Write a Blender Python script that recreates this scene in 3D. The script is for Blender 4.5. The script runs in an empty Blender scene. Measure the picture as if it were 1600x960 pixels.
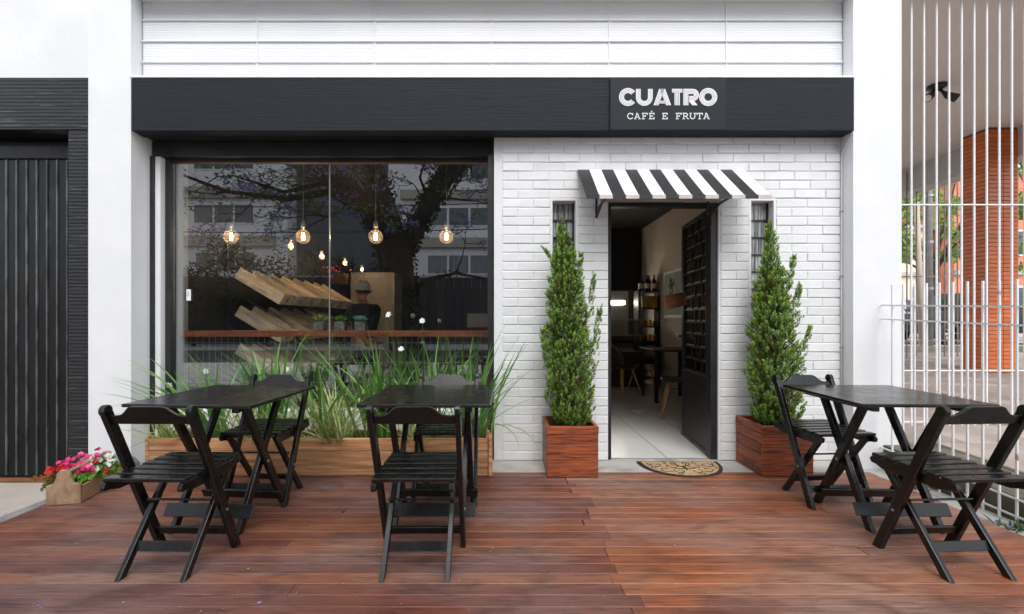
import bpy, bmesh, math, random
from mathutils import Vector, Matrix, noise as mnoise
R = math.radians
rnd = random.Random(7)
SC = bpy.context.scene
COL = SC.collection

# ---------------------------------------------------------------- camera
CAM_Z = 1.19
cd = bpy.data.cameras.new('camera'); cam = bpy.data.objects.new('camera', cd); COL.objects.link(cam)
cam.location = (0, 0, CAM_Z); cam.rotation_euler = (R(90), 0, 0)
cd.sensor_width = 36.0; cd.lens = 700 / 1600 * 36.0
cd.shift_x = 15 / 1600; cd.shift_y = 20 / 1600
cd.clip_start = 0.05; cd.clip_end = 2000
SC.camera = cam

# ---------------------------------------------------------------- sky, sun, exposure
SUN_EL, SUN_AZ = 50.0, 176.0          # azimuth measured from +Y towards +X
w = bpy.data.worlds.new('World'); SC.world = w; w.use_nodes = True
wn = w.node_tree.nodes; wl = w.node_tree.links
sky = wn.new('ShaderNodeTexSky'); sky.sky_type = 'NISHITA'; sky.sun_disc = False
sky.sun_elevation = R(SUN_EL); sky.sun_rotation = R(SUN_AZ)
sky.air_density = 1.0; sky.dust_density = 2.0; sky.ozone_density = 1.0
hs = wn.new('ShaderNodeHueSaturation'); hs.inputs['Saturation'].default_value = 0.34
wl.new(sky.outputs[0], hs.inputs['Color']); wl.new(hs.outputs[0], wn['Background'].inputs['Color'])
wn['Background'].inputs['Strength'].default_value = 0.15
sd = bpy.data.lights.new('sun', 'SUN'); sd.energy = 0.85; sd.angle = R(36); sd.color = (1.0, 0.985, 0.96)
sun = bpy.data.objects.new('sun', sd); COL.objects.link(sun)
_d = Vector((math.sin(R(SUN_AZ)) * math.cos(R(SUN_EL)), math.cos(R(SUN_AZ)) * math.cos(R(SUN_EL)), math.sin(R(SUN_EL))))
sun.rotation_euler = _d.to_track_quat('Z', 'Y').to_euler(); sun.location = _d * 30
SC.view_settings.view_transform = 'Standard'; SC.view_settings.look = 'None'
SC.view_settings.gamma = 1.0; SC.view_settings.use_curve_mapping = False
SC.view_settings.exposure = 1.04

# ---------------------------------------------------------------- helpers
def P(px, py, d):
    """photo pixel at a known distance from the camera -> point of the place"""
    return Vector(((px - 785) / 700 * d, d, CAM_Z - (py - 500) / 700 * d))

class MB:
    """collects shapes, then builds ONE mesh object"""
    def __init__(s): s.v = []; s.f = []; s.m = []; s.mi = 0
    def add(s, vs, fs):
        o = len(s.v); s.v += [tuple(v) for v in vs]
        for f in fs: s.f.append(tuple(i + o for i in f)); s.m.append(s.mi)
        return s
    def box(s, x0, x1, y0, y1, z0, z1):
        vs = [(x, y, z) for z in (z0, z1) for y in (y0, y1) for x in (x0, x1)]
        return s.add(vs, [(0, 2, 3, 1), (4, 5, 7, 6), (0, 1, 5, 4), (2, 6, 7, 3), (0, 4, 6, 2), (1, 3, 7, 5)])
    def leg(s, p0, p1, wx, wy):
        vs = []
        for p in (p0, p1):
            vs += [(p[0] + a * wx / 2, p[1] + b * wy / 2, p[2]) for b in (-1, 1) for a in (-1, 1)]
        return s.add(vs, [(0, 2, 3, 1), (4, 5, 7, 6), (0, 1, 5, 4), (2, 6, 7, 3), (0, 4, 6, 2), (1, 3, 7, 5)])
    def bar(s, p0, p1, w_, t_, side=(1, 0, 0)):
        p0, p1 = Vector(p0), Vector(p1); a = (p1 - p0).normalized(); sd_ = Vector(side)
        sd_ = (sd_ - a * sd_.dot(a)).normalized(); n = a.cross(sd_)
        vs = [p + sd_ * (i * w_ / 2) + n * (j * t_ / 2) for p in (p0, p1) for j in (-1, 1) for i in (-1, 1)]
        return s.add(vs, [(0, 2, 3, 1), (4, 5, 7, 6), (0, 1, 5, 4), (2, 6, 7, 3), (0, 4, 6, 2), (1, 3, 7, 5)])
    def tube(s, pts, r, n=8, caps=True):
        pts = [Vector(p) for p in pts]; rs = r if isinstance(r, (list, tuple)) else [r] * len(pts)
        rings = []; up = None
        for i, p in enumerate(pts):
            a = (pts[min(i + 1, len(pts) - 1)] - pts[max(i - 1, 0)])
            a = a.normalized() if a.length > 1e-9 else Vector((0, 0, 1))
            if up is None: up = Vector((1, 0, 0)) if abs(a.x) < .9 else Vector((0, 1, 0))
            u = (up - a * up.dot(a)).normalized(); v = a.cross(u); up = u
            rings.append([p + (u * math.cos(2 * math.pi * k / n) + v * math.sin(2 * math.pi * k / n)) * rs[i] for k in range(n)])
        vs = [q for rg in rings for q in rg]; fs = []
        for i in range(len(pts) - 1):
            for k in range(n):
                fs.append((i * n + k, i * n + (k + 1) % n, (i + 1) * n + (k + 1) % n, (i + 1) * n + k))
        if caps: fs.append(tuple(range(n - 1, -1, -1))); fs.append(tuple((len(pts) - 1) * n + k for k in range(n)))
        return s.add(vs, fs)
    def lathe(s, prof, c=(0, 0, 0), n=20):
        vs = []; fs = []
        for r_, z in prof:
            vs += [(c[0] + r_ * math.cos(2 * math.pi * k / n), c[1] + r_ * math.sin(2 * math.pi * k / n), c[2] + z) for k in range(n)]
        for i in range(len(prof) - 1):
            for k in range(n): fs.append((i * n + k, i * n + (k + 1) % n, (i + 1) * n + (k + 1) % n, (i + 1) * n + k))
        return s.add(vs, fs)
    def prism(s, poly, y0, y1):
        """polygon in x,z pushed from y0 to y1"""
        n = len(poly); vs = [(p[0], y0, p[1]) for p in poly] + [(p[0], y1, p[1]) for p in poly]
        fs = [tuple(range(n)), tuple(range(2 * n - 1, n - 1, -1))] + [(i, i + n, (i + 1) % n + n, (i + 1) % n) for i in range(n)]
        return s.add(vs, fs)
    def ribbon(s, pts, wd, y0, y1, closed=False):
        """flat stroke of width wd along 2D points (x,z), thickness y0..y1"""
        n = len(pts); L = []; Rr = []
        for i in range(n):
            a = Vector(pts[i - 1]) if (i or closed) else Vector(pts[0]); b = Vector(pts[i])
            c = Vector(pts[(i + 1) % n]) if (i < n - 1 or closed) else Vector(pts[-1])
            d1 = (b - a); d2 = (c - b)
            if d1.length < 1e-9: d1 = d2
            if d2.length < 1e-9: d2 = d1
            d1.normalize(); d2.normalize(); n1 = Vector((-d1.y, d1.x)); n2 = Vector((-d2.y, d2.x))
            m = (n1 + n2); m = m.normalized() if m.length > 1e-6 else n1
            k = wd / 2 / max(.5, m.dot(n1)); L.append(b + m * k); Rr.append(b - m * k)
        vs = []
        for y in (y0, y1):
            vs += [(p.x, y, p.y) for p in L] + [(p.x, y, p.y) for p in Rr]
        fs = []; N = n if closed else n - 1
        for i in range(N):
            j = (i + 1) % n
            fs += [(i, n + i, n + j, j), (2 * n + i, 2 * n + j, 3 * n + j, 3 * n + i), (i, j, 2 * n + j, 2 * n + i), (n + i, 3 * n + i, 3 * n + j, n + j)]
        if not closed:
            fs += [(0, 2 * n, 3 * n, n), (n - 1, 2 * n - 1, 4 * n - 1, 3 * n - 1)]
        return s.add(vs, fs)
    def mesh(s, name, mats, bevel=0, smooth=False, segs=1, fixn=False):
        me = bpy.data.meshes.new(name); me.from_pydata(s.v, [], s.f)
        for m in (mats if isinstance(mats, (list, tuple)) else [mats]): me.materials.append(m)
        if any(s.m): me.polygons.foreach_set('material_index', s.m)
        if bevel or fixn:
            bm = bmesh.new(); bm.from_mesh(me)
            if fixn: bmesh.ops.recalc_face_normals(bm, faces=bm.faces)
            if bevel:
                es = [e for e in bm.edges if len(e.link_faces) == 2 and e.calc_face_angle(0) > .5]
                bmesh.ops.bevel(bm, geom=es, offset=bevel, segments=segs, affect='EDGES', profile=.5, clamp_overlap=True)
            bm.to_mesh(me); bm.free()
        if smooth: me.polygons.foreach_set('use_smooth', [True] * len(me.polygons))
        me.update()
        return me
    def build(s, name, mats, parent=None, bevel=0, smooth=False, loc=(0, 0, 0), segs=1, fixn=False):
        return link(name, s.mesh(name, mats, bevel, smooth, segs, fixn), parent, loc)

def link(name, me, parent=None, loc=(0, 0, 0), rot=(0, 0, 0)):
    o = bpy.data.objects.new(name, me); COL.objects.link(o); o.location = loc; o.rotation_euler = rot
    if parent is not None: o.parent = parent
    return o
def tag(o, label, cat, group=None, kind=None):
    o['label'] = label; o['category'] = cat
    if group: o['group'] = group
    if kind: o['kind'] = kind
    return o
def thing(name, label, cat, loc=(0, 0, 0), rz=0, group=None):
    o = bpy.data.objects.new(name, None); COL.objects.link(o); o.location = loc; o.rotation_euler = (0, 0, rz)
    o.empty_display_size = .1
    return tag(o, label, cat, group)
def struct(o, label, cat):
    o['kind'] = 'structure'; return tag(o, label, cat)
def dup(root, loc, rz, label, group=None):
    def cp(o, par):
        c = o.copy(); COL.objects.link(c)
        if par is not None: c.parent = par
        for ch in o.children: cp(ch, c)
        return c
    r = cp(root, None); r.location = loc; r.rotation_euler = (0, 0, rz); r['label'] = label
    if group: r['group'] = group
    return r
def bx(name, mat, parent, x0, x1, y0, y1, z0, z1, bevel=0):
    return MB().box(x0, x1, y0, y1, z0, z1).build(name, mat, parent, bevel)

# ---------------------------------------------------------------- materials
def rgb(r, g, b):
    f = lambda c: ((c / 255) / 12.92 if c / 255 <= .04045 else ((c / 255 + .055) / 1.055) ** 2.4)
    return (f(r), f(g), f(b))
def new_mat(name):
    m = bpy.data.materials.new(name); m.use_nodes = True; nt = m.node_tree
    return m, nt, nt.nodes['Principled BSDF']
def coords(nt, scale, rand):
    tc = nt.nodes.new('ShaderNodeTexCoord'); mp = nt.nodes.new('ShaderNodeMapping'); mp.inputs['Scale'].default_value = scale
    if rand:
        oi = nt.nodes.new('ShaderNodeObjectInfo'); ml = nt.nodes.new('ShaderNodeMath'); ml.operation = 'MULTIPLY'; ml.inputs[1].default_value = 61.7
        ad = nt.nodes.new('ShaderNodeVectorMath'); ad.operation = 'ADD'
        nt.links.new(oi.outputs['Random'], ml.inputs[0]); nt.links.new(tc.outputs['Object'], mp.inputs[0])
        nt.links.new(mp.outputs[0], ad.inputs[0]); nt.links.new(ml.outputs[0], ad.inputs[1])
        return tc, ad.outputs[0], oi
    nt.links.new(tc.outputs['Object'], mp.inputs[0])
    return tc, mp.outputs[0], None
def surf(name, c1, c2=None, rough=.6, scale=(1, 1, 1), ns=6.0, detail=6, lo=.35, hi=.65, bump=0., bs=None, rand=0., spec=.5,
         coat=0., metal=0., lines=None, rvar=0., c3=None, ns3=2.5, lo3=.5, hi3=.7, dist=0.):
    """principled surface: two-tone noise, optional third blotch colour, per-object brightness, bump, fine lines"""
    m, nt, b = new_mat(name); N = nt.nodes; L = nt.links
    tc, co, oi = coords(nt, scale, rand > 0 or True)
    nz = N.new('ShaderNodeTexNoise'); nz.inputs['Scale'].default_value = ns; nz.inputs['Detail'].default_value = detail
    nz.inputs['Distortion'].default_value = dist
    L.new(co, nz.inputs['Vector'])
    mr = N.new('ShaderNodeMapRange'); mr.inputs['From Min'].default_value = lo; mr.inputs['From Max'].default_value = hi
    L.new(nz.outputs['Fac'], mr.inputs['Value'])
    mx = N.new('ShaderNodeMix'); mx.data_type = 'RGBA'
    mx.inputs['A'].default_value = (*c1, 1); mx.inputs['B'].default_value = (*(c2 or c1), 1)
    L.new(mr.outputs[0], mx.inputs['Factor']); colr = mx.outputs['Result']
    if c3:
        n3 = N.new('ShaderNodeTexNoise'); n3.inputs['Scale'].default_value = ns3; n3.inputs['Detail'].default_value = 5
        L.new(co, n3.inputs['Vector'])
        m3 = N.new('ShaderNodeMapRange'); m3.inputs['From Min'].default_value = lo3; m3.inputs['From Max'].default_value = hi3
        L.new(n3.outputs['Fac'], m3.inputs['Value'])
        x3 = N.new('ShaderNodeMix'); x3.data_type = 'RGBA'; x3.inputs['B'].default_value = (*c3, 1)
        L.new(colr, x3.inputs['A']); L.new(m3.outputs[0], x3.inputs['Factor']); colr = x3.outputs['Result']
    if rand and oi:
        rr = N.new('ShaderNodeMapRange'); rr.inputs['To Min'].default_value = 1 - rand; rr.inputs['To Max'].default_value = 1 + rand
        L.new(oi.outputs['Random'], rr.inputs['Value'])
        vm = N.new('ShaderNodeVectorMath'); vm.operation = 'SCALE'
        L.new(colr, vm.inputs[0]); L.new(rr.outputs[0], vm.inputs['Scale']); colr = vm.outputs[0]
    L.new(colr, b.inputs['Base Color'])
    b.inputs['Roughness'].default_value = rough; b.inputs['Specular IOR Level'].default_value = spec
    b.inputs['Metallic'].default_value = metal; b.inputs['Coat Weight'].default_value = coat; b.inputs['Coat Roughness'].default_value = .12
    if rvar:
        r2 = N.new('ShaderNodeMapRange'); r2.inputs['From Min'].default_value = .3; r2.inputs['From Max'].default_value = .7
        r2.inputs['To Min'].default_value = max(.03, rough - rvar); r2.inputs['To Max'].default_value = min(1, rough + rvar)
        L.new(nz.outputs['Fac'], r2.inputs['Value']); L.new(r2.outputs[0], b.inputs['Roughness'])
    nrm = None
    if bump:
        bn = N.new('ShaderNodeTexNoise'); bn.inputs['Scale'].default_value = bs or ns * 3; bn.inputs['Detail'].default_value = 5
        L.new(co, bn.inputs['Vector'])
        bp = N.new('ShaderNodeBump'); bp.inputs['Strength'].default_value = bump; bp.inputs['Distance'].default_value = .01
        L.new(bn.outputs['Fac'], bp.inputs['Height']); nrm = bp.outputs[0]
    if lines:
        per, st, wob = lines
        wv = N.new('ShaderNodeTexWave'); wv.wave_type = 'BANDS'; wv.bands_direction = 'Z'; wv.inputs['Scale'].default_value = .314 / per
        wv.inputs['Distortion'].default_value = wob; wv.inputs['Detail'].default_value = 3; wv.inputs['Detail Scale'].default_value = 2
        L.new(tc.outputs['Object'], wv.inputs['Vector'])
        b2 = N.new('ShaderNodeBump'); b2.inputs['Strength'].default_value = st; b2.inputs['Distance'].default_value = .004
        L.new(wv.outputs['Fac'], b2.inputs['Height'])
        if nrm: L.new(nrm, b2.inputs['Normal'])
        nrm = b2.outputs[0]
    if nrm: L.new(nrm, b.inputs['Normal'])
    return m
def leafmat(name, c1, c2, rough=.45, trans=.25):
    m, nt, b = new_mat(name); N = nt.nodes; L = nt.links
    g = N.new('ShaderNodeNewGeometry'); mx = N.new('ShaderNodeMix'); mx.data_type = 'RGBA'
    oi = N.new('ShaderNodeObjectInfo'); ad = N.new('ShaderNodeMath'); ad.operation = 'ADD'; fr = N.new('ShaderNodeMath'); fr.operation = 'FRACT'
    L.new(g.outputs['Random Per Island'], ad.inputs[0]); L.new(oi.outputs['Random'], ad.inputs[1]); L.new(ad.outputs[0], fr.inputs[0])
    mx.inputs['A'].default_value = (*c1, 1); mx.inputs['B'].default_value = (*c2, 1)
    L.new(fr.outputs[0], mx.inputs['Factor']); L.new(mx.outputs['Result'], b.inputs['Base Color'])
    b.inputs['Roughness'].default_value = rough; b.inputs['Specular IOR Level'].default_value = .35
    tr = N.new('ShaderNodeBsdfTranslucent'); L.new(mx.outputs['Result'], tr.inputs['Color'])
    ms = N.new('ShaderNodeMixShader'); ms.inputs[0].default_value = trans
    out = N['Material Output']; L.new(b.outputs[0], ms.inputs[1]); L.new(tr.outputs[0], ms.inputs[2]); L.new(ms.outputs[0], out.inputs['Surface'])
    return m
def glassmat(name, tint=(.9, .92, .92), refl=.075, rough=0.0):
    """thin pane: mostly clear, reflecting more towards grazing"""
    m, nt, b = new_mat(name); N = nt.nodes; L = nt.links; N.remove(b)
    lw = N.new('ShaderNodeLayerWeight'); lw.inputs['Blend'].default_value = .5
    pw = N.new('ShaderNodeMath'); pw.operation = 'POWER'; pw.inputs[1].default_value = 4.0
    mr = N.new('ShaderNodeMapRange'); mr.inputs['To Min'].default_value = refl; mr.inputs['To Max'].default_value = 1
    L.new(lw.outputs['Facing'], pw.inputs[0]); L.new(pw.outputs[0], mr.inputs['Value'])
    t = N.new('ShaderNodeBsdfTransparent'); t.inputs[0].default_value = (*tint, 1)
    g = N.new('ShaderNodeBsdfGlossy'); g.inputs['Roughness'].default_value = rough; g.inputs['Color'].default_value = (.97, .98, 1, 1)
    ms = N.new('ShaderNodeMixShader'); L.new(mr.outputs[0], ms.inputs[0]); L.new(t.outputs[0], ms.inputs[1]); L.new(g.outputs[0], ms.inputs[2])
    L.new(ms.outputs[0], N['Material Output'].inputs['Surface'])
    return m
def glowmat(name, col, strength):
    m, nt, b = new_mat(name); b.inputs['Base Color'].default_value = (*col, 1)
    b.inputs['Emission Color'].default_value = (*col, 1); b.inputs['Emission Strength'].default_value = strength
    return m

M = {}
M['plaster'] = surf('white_paint', (.80, .81, .82), (.76, .775, .79), .6, ns=3, bump=.12, bs=40, lines=(.017, .07, 2.5), c3=(.70, .715, .73), ns3=1.3, lo3=.52, hi3=.78)
M['plaster_smooth'] = surf('white_plaster', (.80, .81, .82), (.74, .75, .765), .6, ns=2.2, bump=.15, bs=30)
M['brick'] = surf('white_brick', (.80, .81, .82), (.75, .765, .78), .5, c3=(.69, .70, .71), ns3=3.2, lo3=.60, hi3=.80, ns=7, bump=.25, bs=22, rand=.03, rvar=.1)
M['mortar'] = surf('white_mortar', (.77, .785, .80), (.72, .735, .75), .7, ns=9, bump=.3, bs=40)
M['panel'] = surf('white_ribbed_cladding', (.79, .81, .83), (.75, .775, .80), .5, ns=2, rand=.02, lines=(.022, .32, .3))
M['slate'] = surf('slate_blue_tile', (.0105, .0138, .0195), (.014, .018, .025), .62, scale=(.5, 1, 14), ns=5, bump=.18, bs=6, lines=(.021, .06, 3.0), rvar=.08, spec=.22)
M['black_paint'] = surf('black_paint', (.012, .012, .013), (.022, .022, .024), .45, ns=5, bump=.15, bs=25, c3=(.05, .03, .02), ns3=14, lo3=.7, hi3=.8)
M['black_tile'] = surf('black_glazed_tile', (.007, .0074, .009), (.013, .0135, .016), .4, scale=(.5, 1, 12), ns=5, bump=.3, bs=6, lines=(.029, .5, .8), rvar=.1, spec=.4, c3=(.09, .094, .105), ns3=7, lo3=.60, hi3=.72)
M['garage'] = surf('worn_black_metal', (.004, .004, .0045), (.009, .0095, .0105), .33, scale=(1.5, 1, .6), ns=4, bump=.12, bs=18, rand=.1, rvar=.12, spec=.24, c3=(.02, .02, .022), ns3=6, lo3=.64, hi3=.8)
M['garage_edge'] = surf('metal_edge_highlight', (.17, .175, .18), (.05, .052, .055), .3, scale=(1, 1, .5), ns=9, rand=.1)  # pale tone puts the highlights of the slat edges into the colour
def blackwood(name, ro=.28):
    """black stain on wood, edges greyer for wear and for caught light put into the colour"""
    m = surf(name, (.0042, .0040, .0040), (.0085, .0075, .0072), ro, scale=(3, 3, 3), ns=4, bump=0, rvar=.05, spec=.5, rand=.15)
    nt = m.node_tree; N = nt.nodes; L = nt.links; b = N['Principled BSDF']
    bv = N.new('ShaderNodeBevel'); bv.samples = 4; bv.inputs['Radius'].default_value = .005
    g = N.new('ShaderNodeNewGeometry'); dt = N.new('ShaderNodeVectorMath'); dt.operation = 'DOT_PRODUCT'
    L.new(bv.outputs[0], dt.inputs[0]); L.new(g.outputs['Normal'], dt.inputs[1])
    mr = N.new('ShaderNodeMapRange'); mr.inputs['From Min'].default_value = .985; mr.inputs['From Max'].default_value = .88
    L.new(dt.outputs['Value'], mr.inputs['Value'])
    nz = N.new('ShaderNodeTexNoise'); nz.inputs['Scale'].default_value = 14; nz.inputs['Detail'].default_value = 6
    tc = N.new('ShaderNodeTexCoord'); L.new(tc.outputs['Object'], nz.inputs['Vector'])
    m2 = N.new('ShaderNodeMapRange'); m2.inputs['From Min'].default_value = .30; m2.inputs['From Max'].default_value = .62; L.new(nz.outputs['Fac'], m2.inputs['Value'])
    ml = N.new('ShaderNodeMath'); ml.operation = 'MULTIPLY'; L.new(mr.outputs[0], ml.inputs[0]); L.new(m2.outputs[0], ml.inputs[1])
    mx = N.new('ShaderNodeMix'); mx.data_type = 'RGBA'; mx.inputs['B'].default_value = (.085, .085, .090, 1)  # edge grey: some wear, and the bright lit edge line painted in
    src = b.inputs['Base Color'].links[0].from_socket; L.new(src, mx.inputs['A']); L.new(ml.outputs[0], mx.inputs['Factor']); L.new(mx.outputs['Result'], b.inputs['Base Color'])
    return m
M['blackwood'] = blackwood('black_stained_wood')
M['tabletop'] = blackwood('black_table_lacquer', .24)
def deckmat(name, a, b, grey, dark):
    """oiled boards: long grain, broad worn patches that cross board joints, a tone of its own per board, pale specks"""
    m, nt, bs = new_mat(name); N = nt.nodes; L = nt.links
    g = N.new('ShaderNodeNewGeometry'); oi = N.new('ShaderNodeObjectInfo')
    def noise(scale, ns, detail, rnd_off=True, dist=0):
        mp = N.new('ShaderNodeMapping'); mp.inputs['Scale'].default_value = scale; L.new(g.outputs['Position'], mp.inputs[0]); v = mp.outputs[0]
        if rnd_off:
            ml = N.new('ShaderNodeMath'); ml.operation = 'MULTIPLY'; ml.inputs[1].default_value = 47.3; L.new(oi.outputs['Random'], ml.inputs[0])
            ad = N.new('ShaderNodeVectorMath'); ad.operation = 'ADD'; L.new(v, ad.inputs[0]); L.new(ml.outputs[0], ad.inputs[1]); v = ad.outputs[0]
        n = N.new('ShaderNodeTexNoise'); n.inputs['Scale'].default_value = ns; n.inputs['Detail'].default_value = detail; n.inputs['Distortion'].default_value = dist
        L.new(v, n.inputs['Vector']); return n.outputs['Fac']
    def ramp(f, lo, hi, t0=0., t1=1.):
        r = N.new('ShaderNodeMapRange'); r.inputs['From Min'].default_value = lo; r.inputs['From Max'].default_value = hi; r.inputs['To Min'].default_value = t0; r.inputs['To Max'].default_value = t1
        L.new(f, r.inputs['Value']); return r.outputs[0]
    def mix(fac, A, B):
        x = N.new('ShaderNodeMix'); x.data_type = 'RGBA'
        for k, v in (('A', A), ('B', B)):
            if isinstance(v, tuple): x.inputs[k].default_value = (*v, 1)
            else: L.new(v, x.inputs[k])
        L.new(fac, x.inputs['Factor']); return x.outputs['Result']
    grain = noise((3.2, 46, 1), 2.0, 12, True, .35)
    long_ = noise((1.3, 14, 1), 1.7, 8, True)
    broad = noise((.8, 1.5, 1), 1.15, 5, False)
    c = mix(ramp(long_, .30, .70), a, b)
    c = mix(ramp(oi.outputs['Random'], 0, 1, 0, .55), c, a)
    c = mix(ramp(broad, .40, .62, 0, .85), c, grey)
    c = mix(ramp(grain, .48, .70, 0, .62), c, dark)
    stain = noise((1.6, 3.2, 1), 2.1, 6, False, .6)
    c = mix(ramp(stain, .50, .70, 0, .55), c, dark)
    knots = noise((3.5, 13, 1), 2.3, 5, True)
    c = mix(ramp(knots, .69, .76, 0, .6), c, dark)
    sp = noise((30, 34, 1), 3.0, 1, False)
    c = mix(ramp(sp, .765, .79, 0, .75), c, (.55, .50, .45))
    h2 = N.new('ShaderNodeMath'); h2.operation = 'MULTIPLY'; h2.inputs[1].default_value = 13.7; L.new(oi.outputs['Random'], h2.inputs[0]); h3 = N.new('ShaderNodeMath'); h3.operation = 'FRACT'; L.new(h2.outputs[0], h3.inputs[0])
    vs_ = N.new('ShaderNodeVectorMath'); vs_.operation = 'SCALE'; L.new(c, vs_.inputs[0]); L.new(ramp(h3.outputs[0], 0, 1, .88, 1.12), vs_.inputs['Scale']); c = vs_.outputs[0]
    L.new(c, bs.inputs['Base Color'])
    L.new(ramp(broad, .3, .7, .42, .60), bs.inputs['Roughness']); bs.inputs['Specular IOR Level'].default_value = .5
    bp = N.new('ShaderNodeBump'); bp.inputs['Strength'].default_value = .12; bp.inputs['Distance'].default_value = .006; L.new(grain, bp.inputs['Height']); L.new(bp.outputs[0], bs.inputs['Normal'])
    return m
M['deck_dark'] = deckmat('stained_deck_board', rgb(106, 60, 48), rgb(136, 76, 54), rgb(128, 101, 96), rgb(58, 34, 29))
M['deck_mid'] = deckmat('half_worn_deck_board', rgb(124, 72, 52), rgb(164, 94, 58), rgb(144, 113, 100), rgb(70, 42, 33))
M['deck_warm'] = deckmat('worn_deck_board', rgb(138, 80, 54), rgb(188, 110, 62), rgb(154, 120, 102), rgb(78, 47, 36))
M['joist'] = surf('dark_timber', (.02, .012, .01), (.03, .02, .015), .8)
M['redwood'] = surf('red_stained_board', rgb(156, 80, 46), rgb(84, 42, 28), .5, scale=(2.2, 2.2, 34), ns=2.6, detail=9, lo=.40, hi=.64, bump=.2, bs=8, rand=.15, rvar=.12, c3=rgb(170, 84, 42), ns3=1.6, dist=.5)
M['pine'] = surf('brown_pine_board', rgb(204, 150, 104), rgb(160, 110, 76), .6, scale=(1.2, 12, 22), ns=2.6, detail=8, bump=.2, bs=8, rand=.16, c3=rgb(222, 180, 132), ns3=1.2, dist=.4)
M['oldwood'] = surf('weathered_box_wood', rgb(176, 146, 116), rgb(140, 110, 84), .75, scale=(9, 2, 5), ns=2.0, detail=6, bump=.12, bs=8, rand=.1, dist=.5)
M['crate'] = surf('reclaimed_crate_wood', rgb(240, 220, 188), rgb(206, 182, 154), .65, scale=(2, 14, 14), ns=2.4, detail=7, bump=.2, bs=8, rand=.2, c3=rgb(172, 166, 162), ns3=1.3, lo3=.52, hi3=.66, dist=.4)
M['barwood'] = surf('red_brown_counter_wood', rgb(160, 92, 60), rgb(122, 66, 44), .4, scale=(1.2, 14, 14), ns=2.4, detail=7, bump=.1, bs=8)
M['darkwood'] = surf('dark_shelf_wood', rgb(70, 46, 34), rgb(48, 32, 26), .5, scale=(2, 14, 14), ns=2.4)
M['legwood'] = surf('beech_leg', rgb(205, 160, 112), rgb(180, 134, 92), .5, scale=(10, 10, 2), ns=3)
M['concrete'] = surf('pale_concrete', (.52, .50, .47), (.40, .385, .36), .85, ns=6, bump=.35, bs=60, c3=(.30, .285, .265), ns3=3, lo3=.55, hi3=.75)
M['drive'] = surf('beige_concrete', (.50, .44, .385), (.42, .365, .315), .85, ns=3, bump=.3, bs=40, c3=(.30, .265, .235), ns3=1.4, lo3=.58, hi3=.75)
M['kerb'] = surf('grey_kerb_stone', (.27, .265, .25), (.20, .195, .185), .85, ns=8, bump=.4, bs=50)
M['asphalt'] = surf('asphalt', (.055, .055, .058), (.04, .04, .042), .9, ns=20, bump=.4, bs=90)
M['moss'] = surf('mossy_concrete', (.19, .165, .13), (.10, .095, .06), .9, ns=6, bump=.6, bs=24, c3=(.06, .075, .03), ns3=4, lo3=.5, hi3=.7)
M['stone'] = surf('brown_paving_slab', (.34, .275, .235), (.28, .23, .20), .8, ns=4, bump=.35, bs=22, rand=.14, c3=(.46, .39, .345), ns3=2)
M['bar_white'] = surf('white_fence_paint', (.84, .84, .85), (.78, .78, .79), .4, ns=6, c3=(.30, .16, .10), ns3=12, lo3=.70, hi3=.80)
M['bar_rust'] = surf('rusty_thin_bar', (.30, .235, .20), (.22, .15, .12), .6, ns=9)
M['soffit'] = surf('taupe_soffit', (.80, .725, .67), (.77, .695, .645), .8, ns=1.2, bump=.05, bs=14)
M['beam'] = surf('grey_beam', (.64, .60, .57), (.6, .56, .53), .8, ns=2)
M['ortile'] = surf('orange_column_tile', rgb(222, 122, 66), rgb(204, 104, 56), .4, ns=6, rand=.10, bump=.1)
M['grout'] = surf('dark_grout', (.20, .10, .06), (.15, .075, .05), .8)
M['steel'] = surf('brushed_steel', (.55, .55, .55), (.45, .45, .46), .3, scale=(1, 8, 1), ns=4, metal=1)
M['alu'] = surf('grey_aluminium', (.42, .43, .45), (.34, .35, .37), .4, ns=5, metal=.6)
M['tile'] = surf('pale_floor_tile', (.78, .775, .765), (.72, .715, .705), .22, ns=1.5, rand=.03, rvar=.06)
M['tile_grout'] = surf('grey_grout', (.20, .20, .19), (.15, .15, .145), .9)
M['int_grey'] = surf('grey_interior_paint', (.30, .315, .33), (.27, .28, .30), .7, ns=3)
M['int_dark'] = surf('dark_interior_paint', (.020, .0195, .019), (.016, .0155, .015), .7, ns=2)
M['int_taupe'] = surf('taupe_interior_paint', (.58, .51, .445), (.54, .475, .41), .75, ns=2, bump=.05)
M['rubber'] = surf('black_rubber', (.018, .018, .019), (.03, .03, .032), .7, ns=30, bump=.2, bs=60)
M['coir'] = surf('coir_fibre', rgb(206, 176, 134), rgb(170, 136, 96), .95, ns=40, bump=.6, bs=160)
M['soil'] = surf('dark_soil', (.03, .02, .014), (.05, .035, .025), .95, ns=30, bump=.8, bs=40)
M['aw_black'] = surf('black_awning_stripe', (.018, .019, .021), (.024, .025, .027), .42, ns=5)
M['aw_white'] = surf('white_awning_stripe', (.82, .81, .79), (.77, .755, .73), .42, ns=5)
M['aw_edge'] = surf('dusty_awning_edge', (.50, .45, .42), (.62, .57, .54), .6, ns=9)
M['sign'] = surf('blue_grey_sign_board', (.0125, .0168, .0225), (.0145, .019, .025), .5, ns=2, spec=.22)
M['white'] = surf('white_lettering', (.85, .84, .85), None, .5)
M['frame_black'] = surf('black_steel_frame', (.014, .014, .015), (.024, .024, .026), .4, ns=8, bump=.12, bs=30, c3=(.10, .08, .07), ns3=18, lo3=.72, hi3=.80)
M['glass'] = glassmat('shop_window_glass', (.97, .98, .97), .21)
M['glass_thin'] = glassmat('clear_glass', (.93, .95, .95), .06)
M['glass_bulb'] = glassmat('amber_tinted_bulb', (.98, .94, .87), .08)
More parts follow.
